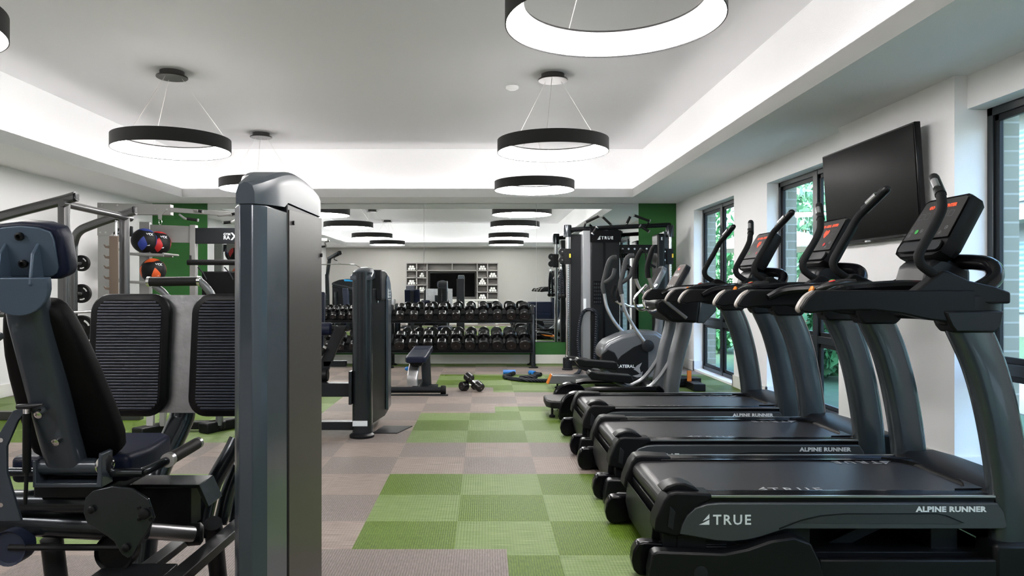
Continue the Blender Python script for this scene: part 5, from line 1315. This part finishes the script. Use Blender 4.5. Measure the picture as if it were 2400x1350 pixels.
# hook plate
for yy in (8.10,):
    g = G(); x0 = -4.16; g.box(-4.15, -4.05, yy - 0.09, yy - 0.075, 0.6, 1.84)
    for k in range(9):
        z = 1.70 - k * 0.115
        g.prism([(x0 + 0.02, z), (x0 - 0.035, z + 0.01), (x0 - 0.055, z + 0.045), (x0 - 0.045, z + 0.048), (x0 - 0.028, z + 0.03), (x0 + 0.02, z + 0.035)], 'y', yy - 0.09, yy - 0.075)
    g.build('hook_plate', 'hookplate', SM, bevel=0.002)
# storage pegs and the plates on them
pegs = [(203, 617, 18, 0.08), (203, 688, 22, 0.05), (203, 770, 27, 0.05)]
pl0 = None
def plate(loc, R_, label):
    global pl0
    if pl0 is None:
        t = thing('weight_plate', label, 'weight plate', loc, 'weight plates stored on the smith machine')
        g = G(); g.lathe([(0.03, -0.012), (0.045, -0.022), (0.06, -0.012), (0.145, -0.010), (0.155, -0.022), (0.180, -0.022), (0.186, -0.014), (0.186, 0.014), (0.180, 0.022), (0.155, 0.022), (0.145, 0.010), (0.06, 0.012), (0.045, 0.022), (0.03, 0.012)], loc, 'y', 36)
        g.build('disc', 'rubber', t, angle=25)
        g = G()
        for a0 in (0.35, 2.45, 4.5):
            for q in range(6):
                a = a0 + q * 0.14; a2 = a + 0.14
                g.faces([(loc[0] + r_ * math.cos(b), loc[1] - yy, loc[2] + r_ * math.sin(b)) for yy in (0.0105, 0.0115) for r_, b in ((0.105, a), (0.105, a2), (0.130, a2), (0.130, a))], [(0, 1, 2, 3), (4, 5, 6, 7), (0, 1, 5, 4), (2, 3, 7, 6)])
        g.build('grip_slot', 'white', t)
        G().lathe([(0.026, -0.024), (0.034, -0.024), (0.034, 0.024), (0.026, 0.024)], loc, 'y', 20, closed=True).build('hub_ring', 'steel', t)
        pl0 = t; t['_r'] = 1; del t['_r']
        o = t
    else: o = dup(pl0, loc, label)
    s = R_ / 0.186; o.scale = (s, 1.2, s); return o
yb = 8.02
for k, (px, py, r_, _) in enumerate(pegs):
    p = P(px - 14, py, 8.15)
    g = G(); g.cyl((-4.61, 8.15, p.z), (-4.61, 8.42, p.z), 0.017, 14); g.lathe([(0.026, 0), (0.026, 0.035)], (-4.695, 8.13, p.z), 'y', 14) if False else None; g.build('storage_peg', 'steel', SM)
    g = G(); g.lathe([(0.02, 0), (0.026, 0.008), (0.026, 0.03)], (-4.70, 8.10, p.z), 'y', 14); g.build('peg_bolt', 'chrome', SM)
lb = ['small black weight plate on the top peg of the smith machine', 'medium black weight plate on the middle peg of the smith machine', 'black weight plate with white grip slots on the lowest visible peg']
for k, (px, py, r_, _) in enumerate(pegs):
    p = P(px - 8, py, 8.15)
    plate((-4.61, 8.29, P(px, py, 8.29).z), (0.092, 0.108, 0.152)[k], lb[k])
plate((-4.98, 6.86, 1.12), 0.19, 'large black weight plate on the near upright, behind the leg press head rest')
G().cyl((-4.98, 6.94, 1.12), (-4.98, 6.72, 1.12), 0.024, 14).build('storage_peg', 'steel', SM)

# ================================================================ WALL RIG with medicine balls
RG = thing('storage_rig', 'grey training rig with pull-up bar and lettered beam by the green panel', 'gym rig', (-4.3, 10.3, 0))
Yr = 9.6
def pxbox(g, x0, y0, x1, y1, Y, d, Z0=None):
    a = P(x0, y0, Y); b = P(x1, y1, Y); g.box(a.x, b.x, Y, Y + d, b.z if Z0 is None else Z0, a.z); return g
g = G(); pxbox(g, 229, 500, 257, 690, Yr, 0.10, 0.0); g.build('rig_post', 'rackgrey', RG, bevel=0.006)
g = G(); a = P(229, 475, Yr); b = P(286, 560, Yr); g.prism([(a.x, a.z), (P(286, 0, Yr).x, P(0, 477, Yr).z), (P(284, 0, Yr).x, P(0, 530, Yr).z), (P(258, 0, Yr).x, P(0, 552, Yr).z), (a.x, P(0, 552, Yr).z)], 'y', Yr - 0.012, Yr); pp = g.build('corner_plate', 'rackgrey', RG, bevel=0.002)
h = G()
for px, py in ((240, 481), (275, 481), (235, 511), (248, 511), (235, 545), (248, 545)):
    p = P(px, py, Yr - 0.012); h.lathe([(0.012, 0), (0.012, -0.008), (0.004, -0.01)], p, 'y', 8)
h.split('bolt', 'steel', pp)
g = G(); pts = [P(284, 477, Yr), P(400, 479, Yr), P(400, 504, Yr), P(284, 502, Yr)]; g.prism([(p.x, p.z) for p in pts], 'y', Yr - 0.01, Yr + 0.09); bm_ = g.build('top_beam', 'rackgrey', RG, bevel=0.004)
h = G()
for px, py in ((363, 491), (391, 491)):
    p = P(px, py, Yr - 0.01); h.lathe([(0.012, 0), (0.012, -0.008), (0.004, -0.01)], p, 'y', 8)
h.split('bolt', 'steel', bm_)
g = G(); pts = [P(363, 494, Yr), P(391, 494, Yr), P(381, 504, Yr), P(380, 514, Yr), P(373, 514, Yr), P(372, 504, Yr)]; g.prism([(p.x, p.z) for p in pts], 'y', Yr - 0.025, Yr - 0.012); g.build('hook_plate', 'rackgrey', RG)
p = P(376, 515, Yr - 0.02); g = G(); ring = [(p.x + 0.02 * math.cos(t), p.y, p.z - 0.03 + 0.035 * math.sin(t)) for t in [2 * PI * k / 16 for k in range(16)]]; g.tube(ring, 0.004, 6, caps=False, closed=True); g.build('carabiner', 'chrome', RG)
# pull-up bars
g = G(); g.bar(P(400, 492, Yr), P(575, 504, Yr), 0.05, 0.06); g.build('pull_up_bar', 'rackgrey', RG, bevel=0.006)
for a, b, c_ in (((421, 503), (433, 512), (463, 516)), ((455, 493), (463, 494), (474, 496)), ((512, 506), (540, 503), (556, 500)), ((560, 510), (545, 520), (525, 522))):
    A, B_, C_ = P(a[0], a[1], Yr - 0.05), P(b[0], b[1], Yr - 0.25), P(c_[0], c_[1], Yr - 0.25)
    g = G(); g.tube([A, B_, B_.lerp(C_, 0.2)], 0.014, 10, smooth=3); st_ = g.build('grip_stem', 'rackgrey', RG)
    g = G(); g.cyl(B_.lerp(C_, 0.15), C_, 0.019, 12); g.build('pull_up_grip', 'rubber', st_)
    G().cyl(C_, C_ + (C_ - B_).normalized() * 0.012, 0.021, 12).build('grip_end', 'steel', st_)
# back frame posts
Y2 = 10.5
g = G(); pxbox(g, 326, 520, 350, 700, Y2 + 0.1, 0.08, 0.0); g.build('rig_post', 'rackgrey', RG, bevel=0.006)
g = G(); pxbox(g, 444, 527, 458, 700, Y2, 0.10, 0.0); g.build('rig_post', 'rackgrey', RG, bevel=0.006)
g = G(); pxbox(g, 566, 527, 580, 700, Y2, 0.10, 0.0); g.build('rig_post', 'rackgrey', RG, bevel=0.006)
g = G(); pts = [P(350, 526, Y2), P(448, 530, Y2), P(448, 569, Y2), P(350, 567, Y2)]; g.prism([(p.x, p.z) for p in pts], 'y', Y2 + 0.02, Y2 + 0.08); g.build('crossbeam', 'rackgrey', RG, bevel=0.004)
g = G(); pxbox(g, 457, 534, 567, 571, Y2, 0.07); pb = g.build('lettered_beam', 'smoke', RG, bevel=0.004)
h = G(); p = P(522, 551, Y2 - 0.002)
h.text('GYM', 0.048, face((1, 0, 0), (0, 0, 1), P(523.5, 551.5, Y2 - 0.002)), 0.001, 0.0006, spacing=1.0)
h.text('RA', 0.074, face((1, 0, 0), (0, 0, 1), P(523.5, 561, Y2 - 0.002)), 0.001, 0.0015)
h.text('X', 0.145, face((1, 0, 0), (0, 0, 1), P(541.5, 562, Y2 - 0.003)), 0.001, 0.003)
h.build('beam_lettering', 'letter', pb)
h = G(); h.text('RA', 0.07, face((1, 0, 0), (0, 0, 1), P(270, 545, Yr + 0.35)), 0.001, 0.0015); h.build('beam_lettering', 'letter', RG)
g = G(); pxbox(g, 258, 530, 308, 554, Yr + 0.36, 0.05); g.build('side_beam', 'smoke', RG, bevel=0.004)
g = G(); g.cyl(P(440, 615, Y2 - 0.3), P(572, 615, Y2 - 0.3), 0.04, 14); g.build('padded_bar', 'rubber', RG)
g = G()
for x in (446, 570): g.bar(P(x, 615, Y2 - 0.3), P(x, 600, Y2 + 0.02), 0.03, 0.03)
g.split('bar_bracket', 'black', RG)
# medicine ball trays
for n_, (px0, px1, py) in enumerate(((312, 393, 596), (315, 375, 661))):
    a = P(px0, py, 10.25); b = P(px1, py + 3, 10.25)
    g = G()
    for yy in (10.12, 10.42): g.tube([(a.x, yy, a.z), (b.x, yy, b.z)], 0.020, 10)
    for x in (a.x, b.x): g.tube([(x, 10.1, a.z), (x, 10.6, a.z - 0.0)], 0.016, 8)
    g.build('ball_shelf', 'rackgrey', RG)
g = G(); pxbox(g, 258, 582, 283, 588, Yr + 0.1, 0.06); pxbox(g, 258, 653, 283, 662, Yr + 0.1, 0.06); g.split('crossmember', 'rackgrey', RG)
# folded exercise mat/board hung under the lettered beam
o = G(); pxbox(o, 472, 636, 566, 760, Y2 - 0.14, 0.10); m_ = o.build('hanging_mat', 'blackpad', bevel=0.02); tag(m_, 'black exercise mat hanging under the lettered rig beam', 'mat')
g = G()
for x in (476, 538): g.tube([P(x - 12, 626, Y2 - 0.15), P(x, 640, Y2 - 0.15), P(x + 8, 655, Y2 - 0.15)], 0.01, 8)
g.split('mat_hook', 'smoke', RG)

def medball(px, py, Y, R_, m, label, rot):
    c = P(px, py, Y); t = thing('medicine_ball', label, 'ball', (c.x, c.y, c.z), 'medicine balls on the rig shelves')
    g = G(); g.ball(c, R_, 28, 18); g.build('shell', 'rubber', t)
    # coloured leaf-shaped panels
    g = G(); RM = Euler(rot).to_matrix()
    axes = [Vector(v) for v in ((1, 0, 0), (-1, 0, 0), (0, 1, 0), (0, -1, 0), (0, 0, 1), (0, 0, -1))]
    for k, ax in enumerate(axes):
        ax = RM @ ax; u = ax.orthogonal().normalized()
        u = (RM @ Vector((0, 0, 1) if k < 4 else (1, 0, 0))); u = (u - ax * u.dot(ax)).normalized(); w = ax.cross(u)
        n1, n2 = 9, 5
        for i in range(n1):
            for j in range(-n2, n2):
                def pt(i, j):
                    uu = (i / n1 * 2 - 1); hw = 0.40 * (1 - abs(uu)) ** 0.85 + 0.001; vv = j / n2 * hw
                    d = (ax + u * uu * 0.78 + w * vv).normalized(); return c + d * (R_ * 1.012)
                g.faces([pt(i, j), pt(i + 1, j), pt(i + 1, j + 1), pt(i, j + 1)], [(0, 1, 2, 3)])
    bmesh.ops.remove_doubles(g.bm, verts=g.bm.verts, dist=1e-5)
    g.build('colour_panel', m, t, angle=60)
    g = G()
    for dx, dz in ((0.62, 0.45), (0.62, -0.40)):
        d = Vector((dx, -0.72, dz)).normalized(); x_ = Vector((1, 0.7, 0)).normalized(); z_ = d.cross(x_)
        g.text('VTX' if dz > 0 else '20', R_ * 0.26, face(x_, Vector((0, 0, 1)), c + d * (R_ * 1.03) - Vector((R_ * 0.1, 0, R_ * 0.05))), 0.001, 0.002)
    g.build('ball_lettering', 'letter', t)
    return t
medball(338, 564, 10.27, 0.172, 'ballblue', 'blue and black medicine ball on the upper rig shelf', (0.35, 0.15, 0.35))
medball(371, 570, 10.45, 0.170, 'ballred', 'red and black medicine ball on the upper rig shelf', (0.25, 0.1, 0.45))
medball(359, 634, 10.27, 0.172, 'ballorange', 'orange and black medicine ball on the lower rig shelf', (0.45, -0.2, 0.6))
# wall outlet
o = G(); a = P(268, 676, 11.0); o.box(XL, XL + 0.008, 9.9, 10.0, 1.18, 1.32); o = o.build('wall_outlet', 'white', bevel=0.002); tag(o, 'small white wall switch plate beside the rig', 'switch')

# ================================================================ THINGS SEEN ONLY IN THE MIRROR
# chest press with navy seat
CPM = thing('chest_press_machine', 'chest press machine with navy head rest and back pad, seen only in the mirror', 'gym machine', (-2.3, 1.2, 0))
g = G(); g.obox((-2.36, 1.18, 1.20), (0.28, 0.07, 0.26), (0.1, 0, 0)); g.build('head_pad', 'navylight', CPM, bevel=0.03, seg=3)
g = G(); g.prism([(-2.50, 0.60), (-2.22, 0.60), (-2.20, 0.95), (-2.28, 1.06), (-2.44, 1.06), (-2.52, 0.95)], 'y', 1.18, 1.26); g.build('back_pad', 'navylight', CPM, bevel=0.025, seg=3)
g = G(); g.box(-2.54, -2.18, 1.28, 1.70, 0.48, 0.56); g.build('seat_pad', 'navylight', CPM, bevel=0.02)
g = G(); g.box(-2.40, -2.32, 1.05, 1.14, 0.0, 1.3); g.box(-2.40, -2.32, 1.05, 1.75, 0.02, 0.10); g.box(-2.65, -2.05, 1.0, 1.08, 0, 0.06); g.box(-2.65, -2.05, 1.7, 1.78, 0, 0.06); g.box(-2.40, -2.32, 1.4, 1.48, 0.1, 0.48); g.build('frame', 'gunmetal', CPM, bevel=0.006)
# lat pulldown
LT = thing('lat_pulldown_machine', 'lat pulldown machine with long steel bar, seen only in the mirror', 'gym machine', (-4.2, 4.0, 0))
g = G(); g.bar((-4.45, 3.6, 0.0), (-4.45, 3.75, 1.65), 0.10, 0.08, up=(0, 1, 0)); g.bar((-4.45, 3.72, 1.60), (-4.36, 3.82, 2.10), 0.09, 0.08, up=(0, 1, 0)); g.bar((-4.40, 3.80, 2.08), (-3.98, 4.3, 2.24), 0.09, 0.07); g.box(-4.75, -4.15, 3.3, 3.9, 0, 0.06); g.box(-4.5, -4.4, 3.3, 4.6, 0, 0.07); g.build('frame', 'gunmetal', LT, bevel=0.006)
G().lathe([(0.06, -0.02), (0.06, 0.02)], (-3.98, 4.3, 2.22), 'y', 18).build('pulley', 'black', LT)
G().tube([(-4.0, 4.3, 2.16), (-4.12, 4.3, 2.10), (-4.13, 4.3, 2.04), (-4.05, 4.3, 2.01)], 0.012, 8, smooth=4).build('hook', 'black', LT)
g = G(); g.tube([(-4.75, 4.3, 1.78), (-4.55, 4.3, 1.90), (-4.05, 4.3, 1.92), (-3.55, 4.3, 1.90), (-3.35, 4.3, 1.78)], 0.014, 10); g.cyl((-4.05, 4.3, 1.92), (-4.05, 4.3, 2.03), 0.010, 8); g.build('pulldown_bar', 'chrome', LT)
g = G(); g.box(-4.25, -3.85, 4.0, 4.35, 0.45, 0.53); g.build('seat_pad', 'navy', LT, bevel=0.02)
g = G(); g.box(-4.10, -4.00, 4.1, 4.2, 0.06, 0.45); g.box(-4.45, -4.0, 4.1, 4.2, 0.0, 0.07); g.build('seat_post', 'gunmetal', LT)
# twin shroud machine with blue arch
TW = thing('shoulder_press_machine', 'machine with dark shrouds and a blue arched top, seen only in the mirror', 'gym machine', (-4.0, 2.7, 0))
g = G()
g.prism([(-4.55, 0.05), (-4.55, 1.42), (-4.35, 1.50), (-4.1, 1.53), (-3.85, 1.52), (-3.6, 1.44), (-3.55, 1.30), (-3.55, 0.05)], 'y', 2.35, 2.60); g.build('weight_stack_shroud', 'smoke', TW, bevel=0.02)
g = G(); g.prism([(-4.20, 1.515), (-3.75, 1.50), (-3.78, 1.45), (-4.18, 1.46)], 'y', 2.60, 2.62); g.build('blue_badge', 'cyan', TW)
for x in (-4.42, -4.05, -3.68): G().tube([(x, 2.66, 0.05), (x, 2.66, 1.15)], 0.05, 14).build('column', 'gunmetal', TW)
g = G(); g.prism([(-4.15, 0.6), (-3.98, 0.6), (-4.02, 1.25), (-4.2, 1.25)], 'y', 2.78, 2.88); g.build('back_pad', 'navylight', TW, bevel=0.02)
g = G(); g.tube([(-4.5, 2.8, 1.38), (-4.1, 3.0, 1.30), (-3.75, 3.2, 1.22)], 0.03, 10); g.tube([(-4.5, 2.8, 1.30), (-3.5, 2.9, 1.12)], 0.025, 10); g.build('press_arm', 'gunmetal', TW)
g = G(); g.box(-4.6, -3.5, 2.3, 2.4, 0, 0.06); g.box(-4.15, -4.0, 2.4, 3.2, 0.0, 0.07); g.split('base_frame', 'smoke', TW)
g = G(); g.box(-4.25, -3.9, 2.85, 3.25, 0.45, 0.53); g.box(-4.12, -4.03, 2.95, 3.05, 0.07, 0.45); g.build('seat_pad', 'navy', TW, bevel=0.015)
# foam plyo boxes
PB = [('stack_a', 1.42, 2.18, 0.02, 0.56, 0, 0.45, 'low dark foam plyo box under another one, reflected at the right end of the mirror', ''),
      ('b', 1.42, 2.18, 0.02, 0.56, 0.45, 0.80, 'dark foam plyo box stacked on a lower one, seen reflected beside the cable machine', 'TRUE'),
      ('c', 2.20, 2.90, 0.02, 0.60, 0, 0.96, 'tall dark foam plyo box marked 12, seen reflected beside the cable machine', '12')]
for n_, a, b, c_, d, z0, z1, lb_, tx in PB:
    t = thing('plyo_box', lb_, 'box', ((a + b) / 2, (c_ + d) / 2, z0), 'foam plyo boxes')
    g = G(); g.box(a, b, c_, d, z0, z1); g.build('foam_body', 'navy', t, bevel=0.015)
    if tx:
        g = G(); g.text(tx, 0.09 if tx == '12' else 0.055, face((-1, 0, 0), (0, 0, 1), (b - 0.06 if tx == '12' else a + 0.24, d + 0.001, z1 - 0.16)), 0.001, 0.002); g.build('box_lettering', 'white', t)
